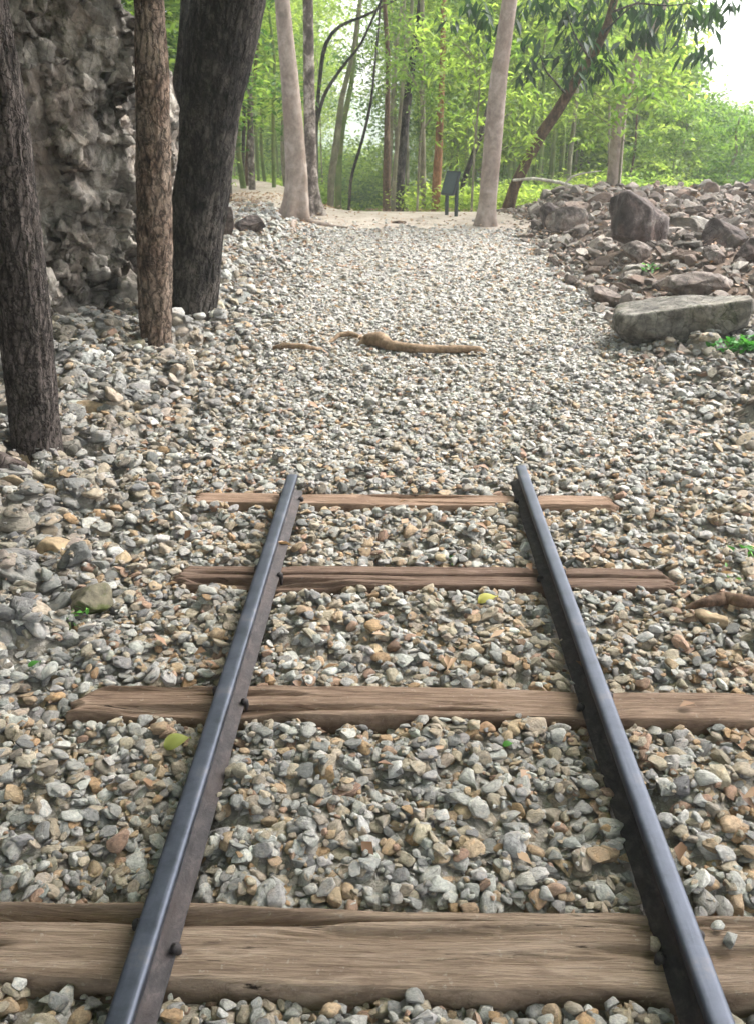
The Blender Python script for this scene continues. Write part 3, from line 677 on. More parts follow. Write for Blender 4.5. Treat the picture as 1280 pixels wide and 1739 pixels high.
# light leafy clumps hanging over the middle of the picture
for lb, d, sp, n_, m_, L_, W_ in (
    ('small leafy sapling with bright feathery leaves left of the leaning trunk', 15.6, [(790, 90), (780, 130), (770, 60), (810, 140), (880, 130), (890, 170), (870, 190), (760, 100), (800, 200), (790, 240), (880, 240), (875, 60), (740, 60), (730, 30), (800, 30)], 1300, 'leaf_light', .15, .045),
    ('slender sapling with blue green leaves in front of the middle trunks', 16.3, [(700, 60), (710, 90), (690, 120), (730, 120), (750, 100), (720, 40), (685, 30), (740, 150), (760, 170), (745, 190), (670, 110), (715, 130)], 1100, 'leaf_mid', .13, .04),
    ('sapling with pale new leaves beside the forking pale trunk', 15.6, [(1060, 100), (1090, 90), (1110, 120), (1050, 130), (1120, 150), (1080, 140), (1000, 190), (990, 230), (1010, 160), (1100, 170)], 420, 'leaf_light', .15, .06)):
    xx = [s[0] for s in sp]; cx_ = sum(xx) / len(xx)
    r, pp, rr_ = tree(lb, [(cx_ - 12, 345, 4), (cx_ - 6, 250, 4), (cx_ + 3, 150, 3), (cx_, 60, 2)], 'bark_thin', d=d, nseg=10, nring=40, top=2.8, flare=0, disp=0, seed=77, base_drop=.8)
    for q_ in range(0, len(sp), 2):
        e = at(sp[q_][0], sp[q_][1], d); s0 = at(cx_, min(330, sp[q_][1] + 50), d); mm = s0.lerp(e, .5) + Vector((0, 0, .06))
        tube_obj('limb', [s0, mm, e], [.012, .009, .004], 6, 10, M['bark_thin'], r)
    sprays(r, 'crown', sp, L_, W_, m_, n_, int(cx_), d, .26, .4)

# fallen bleached branch on the right
fb = empty('fallen_branch', at(950, 330, 15.2)); tag(fb, 'bleached bare forked branch lying across the rocks at the right of the path top', 'branch')
tube_obj('stem', [at(x, y, d) for x, y, d in ((870, 306, 15.2), (905, 303, 15.3), (950, 310, 15.4), (985, 322, 15.4), (1025, 336, 15.5))], [.018, .022, .026, .028, .03], 10, 50, M['bark_white'], fb, disp=.003, fscale=(15, 15, 8))
tube_obj('twig', [at(x, y, 15.4) for x, y in ((958, 312), (970, 300), (990, 294), (1020, 290))], [.02, .016, .012, .006], 8, 24, M['bark_white'], fb)
tube_obj('twig', [at(x, y, 15.4) for x, y in ((985, 335), (1000, 331), (1020, 336))], [.01, .012, .010], 8, 14, M['bark_white'], fb)

# ------------------------------------------------------------------ information lectern at the path end
def build_sign():
    import bmesh
    g = ground(763, 368); s = pxm(g)
    r = empty('information_sign', g, R(-52)); tag(r, 'dark slanted lectern sign on two legs at the end of the path', 'sign')
    def box(name, sx, sy, sz, loc, rot=(0, 0, 0), mat='sign_dark', par=r):
        bm = bmesh.new(); bmesh.ops.create_cube(bm, size=1)
        for v in bm.verts: v.co = Vector((v.co.x * sx, v.co.y * sy, v.co.z * sz))
        bmesh.ops.bevel(bm, geom=bm.edges[:], offset=min(sx, sy, sz) * .2, segments=2, affect='EDGES')
        me = bpy.data.meshes.new(name); bm.to_mesh(me); bm.free(); me.materials.append(M[mat])
        return link(name, me, par, loc, rot)
    for sx in (-1, 1): box('leg', .05, .05, .56, (sx * .11, .03, .25))
    bd = box('board', .30, .035, .36, (0, .0, .48), (R(-20), 0, 0))
    box('sign_face', .25, .006, .31, (0, -.021, 0), (0, 0, 0), 'sign_face', bd)
build_sign()

# ------------------------------------------------------------------ rocks
import bmesh
def ico(sub):
    bm = bmesh.new(); bmesh.ops.create_icosphere(bm, subdivisions=sub, radius=1)
    v = np.array([tuple(q.co) for q in bm.verts]); f = np.array([[w.index for w in q.verts] for q in bm.faces]); bm.free(); return v, f
ICO = {k: ico(k) for k in (2, 3, 4, 5)}
def rockshape(sub, seed, ncut=10, lo=.45, hi=.85, nz=.05, box=0):
    g = np.random.default_rng(seed); v, f = ICO[sub]; v = v.copy()
    if box:
        pw = 2 + box * 12; v = v / ((np.abs(v) ** pw).sum(1) ** (1 / pw))[:, None]
    for k in range(ncut):
        n = g.normal(0, 1, 3); n /= np.linalg.norm(n); h = g.uniform(lo, hi) * (1 + .35 * box); dd = v @ n
        m = dd > h; v[m] -= np.outer(dd[m] - h, n) * .96
    v += v / (np.linalg.norm(v, axis=1, keepdims=True) + 1e-6) * (nz * fbm(v * 2.2 + seed, 4, seed % 97))[:, None]
    v -= (v.max(0) + v.min(0)) / 2; v /= (v.max(0) - v.min(0)) / 2
    return v, f
SH = []
for k in range(18):
    v, f = rockshape(3, 40 + k, 11 + k % 5, .38, .8, .04 if k % 3 else .09, 0)
    SH.append(mesh_np('stone_shape', v, f, M['stone']))
SHR = []
for k in range(10):
    v, f = rockshape(4, 140 + k, 13, .3, .75, .10, 0)
    SHR.append(mesh_np('rubble_shape', v, f, M['stone']))
OBST = []   # circles kept clear of loose stones
def boulder(label, x0, x1, ytop, ybase, mat, seed, depth=.8, rz=0, tilt=0, ncut=12, box=.3, sub=5, d=None, sink=.12, name='boulder', lo=.45, taper=0):
    g = ground((x0 + x1) / 2, ybase) if d is None else at((x0 + x1) / 2, ybase, d)
    s = pxm(g); w = (x1 - x0) * s; dp_ = w * depth
    c = Vector((g.x, g.y + dp_ * .35, 0))
    top = at((x0 + x1) / 2, ytop, c.y); h = top.z - g.z
    hh = h / 2 * (1 + sink)
    v, f = rockshape(sub, seed, ncut, lo, .85, .10, box)
    v = v * np.array([w / 2, dp_ / 2, hh])
    v += v / (np.linalg.norm(v, axis=1, keepdims=True)) * ((.03 * w * fbm(v * 5 / w, 5, seed, ridged=True)) + .02 * w * fbm(v * 2.5 / w, 2, seed + 3))[:, None]
    if taper: v[:, 2] = -hh + (v[:, 2] + hh) * (1 - taper * (.5 - v[:, 0] / w))
    o = link(name, mesh_np('boulder', v, f, M[mat], False), None, (c.x, c.y, g.z + h - hh), (0, R(tilt), R(rz)))
    OBST.append((c.x, c.y, w * .42, dp_ * .42)); return tag(o, label, 'rock')
boulder('biggest dark maroon boulder standing upright on the right bank', 1036, 1138, 325, 424, 'rock_dark', 3, .7, 12, 4, 10, .5)
boulder('long grey flat topped slab lying low on the right bank', 1052, 1272, 500, 588, 'rock_grey', 8, .6, -6, -3, 12, .8, lo=.66, sink=.2, taper=.22)
boulder('pointed reddish rock left of the rounded pile rock near the leaning trunk', 916, 950, 344, 388, 'rock_dark', 12, .8, 20, 0, 12, .1)
boulder('rounded brown rock between the leaning trunk and the biggest boulder', 930, 1004, 350, 392, 'rock_brown', 15, .8, 0, 0, 12, .2)
boulder('dark brown angular rock near the right edge of the bank top', 1198, 1272, 374, 420, 'rock_dark', 18, .8, -20, 8, 10, .2)
boulder('dark jagged rock cut by the right edge of the picture', 1246, 1310, 402, 450, 'rock_dark', 21, .8, 10, 0, 12, .2)
boulder('flat reddish rock just below the biggest boulder', 1060, 1110, 408, 448, 'rock_brown', 24, .8, 30, 0, 12, .2)
boulder('low brown rock behind the grey slab', 1130, 1250, 462, 510, 'rock_brown', 27, .6, 5, 0, 12, .2)
boulder('brown angular rock left of the grey slab', 1000, 1062, 488, 520, 'rock_brown', 30, .7, -15, 0, 12, .2)
boulder('pale brown wedge shaped rock on the middle of the bank', 1190, 1240, 418, 446, 'rock_brown', 33, .8, 40, 0, 12, .2)
boulder('dark brown rock resting against the foot of the black trunk', 396, 450, 366, 396, 'rock_dark', 36, .6, 8, 0, 12, .25)
boulder('small dark stone leaning at the foot of the black trunk', 374, 398, 348, 404, 'rock_dark', 37, .8, 8, 0, 12, .2)
boulder('dark lump of rock at the foot of the reddish trunk', 205, 246, 578, 612, 'rock_moss', 39, .8, 12, 0, 12, .2, 4)
boulder('maroon and tan rock at the left picture edge beside the nearest trunk', -40, 40, 768, 838, 'rock_dark', 42, .8, -14, 10, 12, .2, 4)
boulder('cream rounded stone touching the nearest dark trunk', 28, 62, 768, 800, 'rock_tan', 43, .8, 30, 0, 8, .1, 4)
boulder('pale grey flat stone right of the nearest dark trunk', 84, 134, 750, 784, 'rock_grey', 45, .8, 10, -6, 8, .2, 4)
boulder('ochre flat stone on the gravel right of the nearest trunk', 128, 178, 680, 712, 'rock_tan', 48, .8, 0, 0, 10, .3, 4)
boulder('grey stone with tan rim above the ochre flat stone', 150, 196, 650, 690, 'rock_grey', 51, .7, 20, 0, 9, .1, 4)
boulder('mossy brown square stone among the gravel at the left', 120, 188, 996, 1050, 'rock_moss', 54, .8, 16, 0, 10, .35, 4)
boulder('ochre angular stone left of the rails', 62, 122, 912, 948, 'rock_tan', 57, .8, -10, 0, 11, .2, 4)
boulder('pale tan stone left of the mossy stone', 58, 96, 820, 852, 'rock_tan', 60, .8, 10, 0, 9, .2, 4)
boulder('tan flat stone beside the brown stick at the right', 1180, 1236, 1040, 1078, 'rock_tan', 63, .8, 10, 5, 9, .2, 4)

# ------------------------------------------------------------------ track
GA = .535
SLEEP = [  # y centre of top, half width, x0, x1, top z, label
 (1.395, .098, -1.05, 1.06, .026, 'nearest wide sleeper with a split running along its far edge'),
 (2.275, .070, -.99, 1.30, .022, 'second sleeper from the camera, dark cracked and worn narrow'),
 (3.115, .072, -.88, .98, .018, 'third sleeper from the camera, dark and deeply grooved lengthwise'),
 (3.895, .062, -.985, .93, .020, 'farthest sleeper, light brown under the ends of the rails')]
def sleeper(k, yc, hw, x0, x1, zt, label):
    nx, ny = 620, 84
    u = np.linspace(0, 1, nx)[:, None]; v = np.linspace(-1, 1, ny)[None, :]
    x = x0 + (x1 - x0) * u + 0 * v; s = 31 * k
    ln = lambda a, b, sd, amp: amp * fbm(np.stack([x[:, :1] * a, 0 * x[:, :1] + b, 0 * x[:, :1] + sd], -1), 4, sd)
    front = yc - hw - ln(2.2, 1, s + 1, .014) - ln(14, 1, s + 3, .004); back = yc + hw + ln(2.2, 5, s + 2, .014) + ln(14, 5, s + 4, .004)
    # ragged ends: grain fibres of unequal length
    e = .035 * fbm(np.stack([0 * v, v * 5, 0 * v + s], -1), 3, s + 7)
    x = x + np.where(u < .06, (1 - u / .06), 0) * e - np.where(u > .94, (u - .94) / .06, 0) * e
    t = (v + 1) / 2; y = front * (1 - t) + back * t
    P = np.stack([x * 1.2, y * 26, 0 * x + s], -1)
    z = zt + .0035 * fbm(P, 4, s + 11) + .004 * fbm(np.stack([x * 3, y * 5, 0 * x], -1), 3, s + 12)
    g = fbm(np.stack([x * 1.6, y * 30 + .5 * fbm(np.stack([x * 2, y * 2, 0 * x], -1), 2, 3), 0 * x + 9], -1), 3, s + 13)
    deep = [.015, .022, .030, .020][k]; z = z - deep * np.clip((g - .20) * 4.5, 0, 1)
    if k == 0:   # the long split near the back edge, open on the left, closing right of the middle
        yl = yc + hw - .035 + .010 * fbm(np.stack([x * 3, 0 * x, 0 * x], -1), 3, 77)
        wd = .013 * (1 - sstep(-.5, .05, x)) + .0015
        z = z - .05 * np.exp(-((y - yl) / wd) ** 2 * .9) * (1 - sstep(.0, .2, x))
        yl2 = yc - .02 + .003 * fbm(np.stack([x * 6, 0 * x, 0 * x], -1), 2, 78)
        z = z - .02 * np.exp(-((y - yl2) / .006) ** 2) * (1 - sstep(-.9, -.8, x))
    if k == 2:
        yl = yc + .008 + .006 * fbm(np.stack([x * 3, 0 * x, 0 * x], -1), 3, 79); z = z - .028 * np.exp(-((y - yl) / .007) ** 2) * sstep(-.2, .0, fbm(np.stack([x * 2.2, 0 * x, 0 * x + 4], -1), 2, 80))
    edge = np.clip((1 - np.abs(v)) / .10, 0, 1); z = z - .006 * (1 - edge) ** 2
    z = z - .012 * (np.clip(1 - u / .012, 0, 1) + np.clip(1 - (1 - u) / .012, 0, 1))
    z = z - .010 * sstep(.35, .1, np.abs(np.abs(x) - GA) / .35) * .4
    top = np.stack([x, y, z], -1)
    # skirts: wrap the outline down
    P = top.reshape(-1, 3); F_ = [grid_faces(nx, ny)]
    ring = np.concatenate([np.arange(nx) * ny, (nx - 1) * ny + np.arange(1, ny), np.arange(nx - 2, -1, -1) * ny + ny - 1, np.arange(ny - 2, 0, -1)])
    prev = ring; V = [P]; base = len(P); R0 = P[ring]
    for q, dz in enumerate((.018, .05, .13)):
        nr = R0.copy(); nr[:, 2] -= dz; nr[:, 1] += .004 * fbm(np.stack([R0[:, 0] * 9, R0[:, 1] * 2, R0[:, 2] * 0 + q * 3], -1), 3, s + q)
        V.append(nr); idn = base + np.arange(len(ring)); base += len(ring)
        F_.append(np.stack([prev, idn, np.roll(idn, -1), np.roll(prev, -1)], -1)); prev = idn
    me = mesh_np('sleeper', np.concatenate(V), np.concatenate(F_), M['wood'])
    r = empty('sleeper', (0, yc, 0)); tag(r, label, 'sleeper', 'wooden sleepers under the rails')
    o = link('timber', me, r, (0, -yc, 0)); o['wear'] = [(1.1, 1.06, 1.0), (.95, .86, .80), (.66, .58, .56), (1.0, .88, .80)][k]
    return r
SL = [sleeper(k, *a) for k, a in enumerate(SLEEP)]
# spikes: shank with an offset oval head, two per rail on each sleeper
def spike_mesh():
    P, f = tube([Vector((0, 0, -.06)), Vector((0, 0, -.01)), Vector((0, 0, .006)), Vector((.006, 0, .012)), Vector((.008, 0, .024)), Vector((.008, 0, .030))], [.008, .009, .012, .017, .016, .003], 12, 20, lump=.002)
    return mesh_np('spike', P, f, M['web'])
SPK = spike_mesh()
for (yc, hw, x0, x1, zt, lb), r in zip(SLEEP, SL):
    for sx in (-1, 1):
        for side in (-1, 1):
            link('rail_spike', SPK, r, (sx * GA + side * .052, side * sx * .03, zt - .002), (0, 0, 0 if side < 0 else math.pi), (.72, .72, .72))
def rail(x, y1, label):
    # half profile of a light flat-bottomed rail, bottom z = .014, top z = .110
    hb, ht = .018, .110
    prof = [(-.045, hb), (-.046, hb + .006), (-.018, hb + .014), (-.009, hb + .022), (-.0075, ht - .040), (-.012, ht - .030), (-.0235, ht - .024), (-.0245, ht - .008), (-.0225, ht - .003), (-.0175, ht - .0008), (-.010, ht)]
    prof = prof + [(-a, b) for a, b in prof[::-1]]
    prof = np.array(prof); n = len(prof)
    y = np.arange(-1.2, y1 + 1e-6, .008); m = len(y)
    P = np.zeros((m, n, 3)); P[..., 0] = prof[None, :, 0]; P[..., 2] = prof[None, :, 1]; P[..., 1] = y[:, None]
    low = (prof[:, 1] < ht - .02)[None, :]
    nz_ = fbm(np.stack([P[..., 0] * 25, P[..., 1] * 22, P[..., 2] * 30], -1), 4, int(abs(x) * 10) + (3 if x > 0 else 7))
    P[..., 0] += np.where(low, nz_ * .0028 * np.sign(prof[None, :, 0]), 0); P[..., 2] += np.where(low, nz_ * .0016, 0)
    P[..., 0] += .0015 * np.sin(y * 1.3 + x)[:, None]
    P[..., 2] += .0006 * fbm(np.stack([P[..., 0] * 30, P[..., 1] * 3, 0 * P[..., 0]], -1), 3, 5)
    V = P.reshape(-1, 3)
    me_f = grid_faces(m, n, True)
    me = bpy.data.meshes.new('rail')
    caps = [list(range(n))[::-1], [(m - 1) * n + k for k in range(n)]]
    me.from_pydata([tuple(p) for p in V], [], [tuple(q[::-1]) for q in me_f] + caps); me.update()
    me.materials.append(M['web']); me.materials.append(M['head'])
    pr2 = np.concatenate([prof, prof[:1]])
    mid_ = (pr2[1:, 1] + pr2[:-1, 1]) / 2
    mi = np.where(mid_ > ht - .022, 1, 0); mi[-1] = 0
    ids = np.concatenate([np.tile(mi, m - 1), [0, 0]]).astype(np.int32)
    me.polygons.foreach_set('material_index', ids)
    sm = np.ones(len(ids), bool); sm[-2:] = False; me.polygons.foreach_set('use_smooth', sm)
    o = link('rail', me, None, (x, 0, 0)); return tag(o, label, 'rail', 'steel rails')
rail(-GA, 3.97, 'left steel rail with a bright worn head and rusty inner side')
rail(GA, 4.12, 'right steel rail with a dark shaded inner side')

# ------------------------------------------------------------------ gravel: stones dropped one on another
PAL = np.array([(.46, .45, .42), (.36, .355, .34), (.27, .265, .255), (.42, .36, .28), (.44, .33, .22), (.60, .59, .56), (.19, .19, .185), (.40, .27, .16), (.33, .29, .24), (.40, .27, .20)])
def tints(x, y, g):
    n = len(x)
    w = np.tile(np.array([.26, .20, .12, .12, .07, .07, .05, .015, .06, .02]), (n, 1))
    near = (1 - sstep(3.6, 4.6, y)) * sstep(-1.4, -.5, x) * (1 - sstep(1.4, 2.4, x))
    warm = near * (.45 + .55 * np.clip(.5 + 1.3 * fbm(np.stack([x * 1.6, y * 1.6, 0 * x], -1), 2, 8), 0, 1)) + near * .3 * sstep(0, 1, x)
    w[:, 3] += warm * .26; w[:, 4] += warm * .15; w[:, 7] += warm * .03; w[:, 9] += warm * .05; w[:, 4] *= .8; w[:, 6] *= .6
    r = sstep(1.5, 2.5, x); w[:, 8] += r * .7; w[:, 2] += r * .6; w[:, 6] += r * .3; w[:, 9] += r * .25 * sstep(6, 9, y); w[:, 0] *= 1 - .7 * r; w[:, 5] *= 1 - .7 * r
    l = sstep(-.9, -1.7, x) * (1 - sstep(9, 12, y)); w[:, 8] += l * .6; w[:, 2] += l * .6; w[:, 6] += l * .25; w[:, 3] += l * .12; w[:, 5] *= 1 - .6 * l
    far = sstep(4.5, 9, y) * (1 - r) * (1 - .7 * l); w[:, 0] += far * .5; w[:, 5] += far * .5; w[:, 3] += far * .15; w[:, 6] *= 1 - .5 * far; w[:, 2] *= 1 - .5 * far  # paler stone far off, with the canopy gap's brightness put into the tints
    c = np.cumsum(w, 1); c /= c[:, -1:]; k = (g.random(n)[:, None] > c).sum(1)
    t = PAL[k] * g.uniform(.78, 1.18, n)[:, None] * (1 + g.normal(0, .014, (n, 3)))
    return t
def halfw(y): return (np.maximum(y, .3) * math.cos(PITCH) + .6) * 640 / F
def edge_r(y): return np.interp(y, [0, 6.3, 7.2, 8.5, 10.5, 13, 15], [9, 9, 2.15, 1.9, 1.85, 1.7, 1.6])
def sizef(x, y):
    s = .0190 + .001 * sstep(0, 2, -y)
    l = sstep(-.8, -1.8, x) * (1 - sstep(8, 11, y) * .5); r = sstep(1.3, 2.3, x) * (1 - sstep(9, 12, y))
    f = -.12 * sstep(5, 8, y)
    return s * (1 + .75 * l + .5 * r + f - .16 * sstep(4.0, 4.6, y) * (1 - sstep(7, 9, y)) * (1 - l) * (1 - r))
def scatter():
    g = np.random.default_rng(5)
    N = 520000; y = g.uniform(.45, 15.0, N); x = g.uniform(-3.3, 5.4, N)
    hw_ = halfw(y) + .45
    s = sizef(x, y); dens = 1700 * (.0215 / s) ** 2 * (1 - .30 * sstep(7, 11, y))
    area = 8.7 * 14.55; p = dens / (N / area)
    k = (g.random(N) < p) & (np.abs(x + y * math.tan(YAW)) < hw_) & (x < edge_r(y) + g.normal(0, .22, N)) & (x > -3.2)
    thin = .9 * sstep(13.4, 15.3, y) * (1 - sstep(1.2, 1.7, np.abs(x - .1)) * .7)
    k &= g.random(N) > thin
    cliffx = np.interp(y, [0, 2.5, 4.3, 5.5, 6.8, 7.5, 8.6, 9.8, 11.2], [-3.8, -3.7, -3.35, -2.95, -2.55, -2.24, -2.25, -2.45, -2.9]) - .1
    k &= (x > cliffx)
    x, y, s = x[k], y[k], s[k]; n = len(x)
    spread = .30 + .14 * sstep(-.9, -1.8, x) + .1 * sstep(1.4, 2.2, x)
    a = s * np.exp(g.normal(0, spread, n)) * 1.06
    a = np.clip(a, .008, np.where((np.abs(x) < 1.1) & (y < 5), .034, .11))
    b = a * g.uniform(.62, .92, n); c = a * g.uniform(.34, .60, n)
    ok = np.ones(n, bool)
    for (yc, hw, x0, x1, zt, lb) in SLEEP:
        ok &= ~((x > x0 - b * .7) & (x < x1 + b * .7) & (np.abs(y - yc) < hw + b * .75))
    for sx in (-1, 1): ok &= ~((np.abs(x - sx * GA) < .030 + b * .8) & (y < 4.14 + .5 * b))
    for (ox, oy, ow, od) in OBST: ok &= ~(((x - ox) / ow) ** 2 + ((y - oy) / od) ** 2 < .8)
    x, y, a, b, c = x[ok], y[ok], a[ok], b[ok], c[ok]; n = len(x)
    # height map drop
    res = .01; X0, Y0 = -3.5, .3; nx, ny = int(9.2 / res), int(15.2 / res)
    gx, gy = np.meshgrid(X0 + np.arange(nx) * res, Y0 + np.arange(ny) * res, indexing='ij')
    hm0 = gz(gx, gy); hm = hm0 - .036
    z = np.zeros(n); tx = np.zeros(n); ty = np.zeros(n); order = g.permutation(n)
    xi = ((x - X0) / res); yi = ((y - Y0) / res); rr = np.sqrt(a * b) * .92 / res
    disc = {}
    for q in range(1, 16):
        d = np.arange(-q, q + 1); A, B = np.meshgrid(d, d, indexing='ij'); disc[q] = (A, B)
    for i in order:
        q = max(1, min(15, int(rr[i] + .5))); ix, iy = int(xi[i]), int(yi[i])
        if ix - q < 0 or iy - q < 0 or ix + q + 1 > nx or iy + q + 1 > ny: z[i] = -9; continue
        sub = hm[ix - q:ix + q + 1, iy - q:iy + q + 1]; A, B = disc[q]
        rad2 = (A * A + B * B) / (rr[i] + .35) ** 2; m = rad2 < 1
        w = sub[m]; base = .72 * w.mean() + .28 * w.max()
        z[i] = base + c[i] * .40
        e = sub.shape[0]; ty[i] = (sub[:, -1].mean() - sub[:, 0].mean()) / ((e) * res); tx[i] = (sub[-1].mean() - sub[0].mean()) / ((e) * res)
        sub[m] = np.maximum(w, z[i] + c[i] * .85 * np.sqrt(1 - rad2[m]))
    rank = np.empty(n); rank[order] = np.arange(n) / n
    mz = (x > -.4) & (x < .4) & (y < 4)
    print('gravel', n, 'height above grade', float(np.mean((z + c * .5 - gz(x, y))[mz])))
    # fines: small chips settle into the lowest spots between the stones
    nf_ = 62000; fy = g.uniform(.7, 7.5, nf_) ; fx = g.uniform(-2.6, 3.2, nf_)
    kk = (np.abs(fx + fy * math.tan(YAW)) < halfw(fy) + .1) & (g.random(nf_) < np.where(fy > 5, .6, 1))
    for (yc, hw, x0, x1, zt, lb) in SLEEP: kk &= ~((fx > x0 - .01) & (fx < x1 + .01) & (np.abs(fy - yc) < hw + .012))
    for sx in (-1, 1): kk &= ~((np.abs(fx - sx * GA) < .04) & (fy < 4.13))
    fx, fy = fx[kk], fy[kk]; nf_ = len(fx); fa = g.uniform(.0055, .0125, nf_); fz = np.zeros(nf_)
    OX = g.uniform(-.022, .022, (nf_, 5)); OY = g.uniform(-.022, .022, (nf_, 5))
    CX = ((fx[:, None] + OX - X0) / res).astype(int); CY = ((fy[:, None] + OY - Y0) / res).astype(int)
    for i in range(nf_):
        h5 = hm[CX[i], CY[i]]; q = int(np.argmin(h5)); fz[i] = h5[q] + fa[i] * .15
        hm[CX[i, q], CY[i, q]] += fa[i] * .8; fx[i] += OX[i, q]; fy[i] += OY[i, q]
    x = np.concatenate([x, fx]); y = np.concatenate([y, fy]); z = np.concatenate([z, fz]); a = np.concatenate([a, fa])
    b = np.concatenate([b, fa * g.uniform(.6, .9, nf_)]); c = np.concatenate([c, fa * g.uniform(.45, .7, nf_)])
    tx = np.concatenate([tx, fa * 0]); ty = np.concatenate([ty, fa * 0]); rank = np.concatenate([rank, fa * 0])
    # packed dust and dirt: a sheet just under the tops of the stones, following the finished heap
    K = 7; ker = np.ones(K) / K
    sm_ = np.apply_along_axis(lambda r: np.convolve(np.pad(r, K // 2, 'edge'), ker, 'valid'), 0, hm)
    sm_ = np.apply_along_axis(lambda r: np.convolve(np.pad(r, K // 2, 'edge'), ker, 'valid'), 1, sm_)
    bx_ = np.arange(-3.35, 5.0, .04); by_ = np.arange(.4, 15.3, .05)
    BX, BY = np.meshgrid(bx_, by_, indexing='ij')
    hz_ = sm_[np.clip(((BX - X0) / res).astype(int), 0, nx - 1), np.clip(((BY - Y0) / res).astype(int), 0, ny - 1)]
    BZ = hz_ - .018 + .0125 * sstep(4.4, 8, BY) * (1 - sstep(1.4, 2.2, np.abs(BX)))
    BZ = BZ + .008 * sstep(8, 12, BY) * (1 - sstep(.9, 1.7, np.abs(BX - .1)))
    BZ = BZ - .022 * sstep(-.75, -1.5, BX) - .012 * sstep(1.3, 2.0, BX)
    for (yc, hw, x0, x1, zt, lb) in SLEEP: BZ = np.where((BX > x0 - .03) & (BX < x1 + .03) & (np.abs(BY - yc) < hw + .05), np.minimum(BZ, -.012), BZ)
    for sx in (-1, 1): BZ = np.where((np.abs(BX - sx * GA) < .09) & (BY < 4.2), np.minimum(BZ, 0.0), BZ)
    out_ = (BX > edge_r(BY) + .15); BZ = np.where(out_, np.minimum(BZ, gz(BX, BY) - .06), BZ)
    global bed
    bed = tag(link('ballast_bed', mesh_np('ballast_bed', np.stack([BX, BY, BZ], -1).reshape(-1, 3), grid_faces(len(bx_), len(by_)), M['bed'])), kind='structure')
    k = z > -5
    return [q[k] for q in (x, y, z, a, b, c, tx, ty, rank)]
x, y, z, a, b, c, tx, ty, rank = scatter()
g = np.random.default_rng(9); n = len(x)
yaw = g.uniform(0, 6.283, n)
rx = np.arctan(ty) * .6 + g.normal(0, .20, n); ry = -np.arctan(tx) * .6 + g.normal(0, .20, n)
# world tilt applied after yaw: build euler through matrices would be slow, small angles allow this order
rot = np.stack([rx * np.cos(yaw) + ry * np.sin(yaw), -rx * np.sin(yaw) + ry * np.cos(yaw), yaw], -1)
scl = np.stack([a, b, c], -1); idx = g.integers(0, len(SH), n); tint = tints(x, y, g)
# the 300 stones that show largest are objects of their own
zc_ = y * math.cos(PITCH) + (CAM.z - z) * math.sin(PITCH)
vy = ((CAM.z - z) * math.cos(PITCH) - y * math.sin(PITCH)) / zc_ * F
vx = ((x - CAM.x) * math.cos(YAW) + y * math.sin(YAW)) / zc_ * F
inside = (np.abs(vx) < 640) & (np.abs(vy) < 869) & (rank > .72)
size = np.where(inside, a / zc_, 0); order = np.argsort(-size); pick = order[:290]
for i in pick:
    o = link('stone', SH[idx[i]], bed, (x[i], y[i], z[i]), rot[i], scl[i]); o['tint'] = [float(q) for q in tint[i]]
rest = np.setdiff1d(np.arange(n), pick)
tag(instancer('gravel', np.stack([x, y, z], -1)[rest], rot[rest], scl[rest], idx[rest], SH, tint[rest], bed), kind='stuff')
# a few pebbles lying on the sleepers and against the rails
for px, py, s in ((1112, 1605, .016), (1240, 1598, .018), (1218, 1575, .015)):
    p = at(px, py, 1); v = ray(px, py); t = (CAM.z - .03) / -v.z; p = CAM + v * t
    o = link('stone', SH[random.randrange(18)], bed, (p.x, p.y, .03 + s * .25), (random.uniform(-.4, .4), random.uniform(-.4, .4), random.random() * 6), (s, s * .75, s * .6))
    o['tint'] = [float(q) for q in PAL[random.choice((0, 1, 3, 4, 5, 8))]]

# ------------------------------------------------------------------ rubble on the right bank, coarse stones on the left strip
rub = tag(sheet('rubble_bank', lambda y: 1.55 + 0 * y, lambda y: 8.5 + 0 * y, 5.8, 17.5, 60, 90, -.012, M['soil']), kind='structure')
def rubble():
    g = np.random.default_rng(21); L = []
    for k in range(9500):
        yy = g.uniform(6.4, 17); xx = g.uniform(1.5, 7.6)
        if xx < float(edge_r(yy)) - .15 + g.normal(0, .2): continue
        if xx > (yy * .925 + .6) * 700 / F + .3: continue
        s = .028 * math.exp(g.normal(.12, .6)); s = min(s, .20)
        if any(((xx - o[0]) / (o[2] + s)) ** 2 + ((yy - o[1]) / (o[3] + s)) ** 2 < .8 for o in OBST): continue
        L.append((xx, yy, s))
    for k in range(900):   # broken rock spilling down into the edge of the path, below and around the slab
        yy = g.uniform(4.2, 8.2); xx = g.uniform(1.5, 4.2); s = min(.028 * math.exp(g.normal(.35, .4)), .085)
        if xx < 1.75 + max(0, 6.2 - yy) * .35 + g.normal(0, .25): continue
        if any(((xx - o[0]) / (o[2] + s)) ** 2 + ((yy - o[1]) / (o[3] + s)) ** 2 < .8 for o in OBST): continue
        L.append((xx, yy, s))
    for k in range(150):   # bigger lumps
        yy = g.uniform(7, 16); xx = g.uniform(1.9, 7)
        if xx > (yy * .925 + .6) * 680 / F: continue
        s = g.uniform(.08, .17)
        if any(((xx - o[0]) / (o[2] + s)) ** 2 + ((yy - o[1]) / (o[3] + s)) ** 2 < 1 for o in OBST): continue
        L.append((xx, yy, s))
    return L
L = np.array(rubble()); n = len(L); g = np.random.default_rng(31)
PR = np.array([(.18, .15, .13), (.25, .215, .188), (.11, .088, .076), (.31, .275, .24), (.20, .145, .115), (.36, .33, .295), (.155, .137, .118), (.22, .17, .14)])
tint = PR[g.integers(0, len(PR), n)] * g.uniform(.75, 1.2, n)[:, None]
ar = L[:, 2]; scl = np.stack([ar, ar * g.uniform(.6, .9, n), ar * g.uniform(.4, .75, n)], -1)
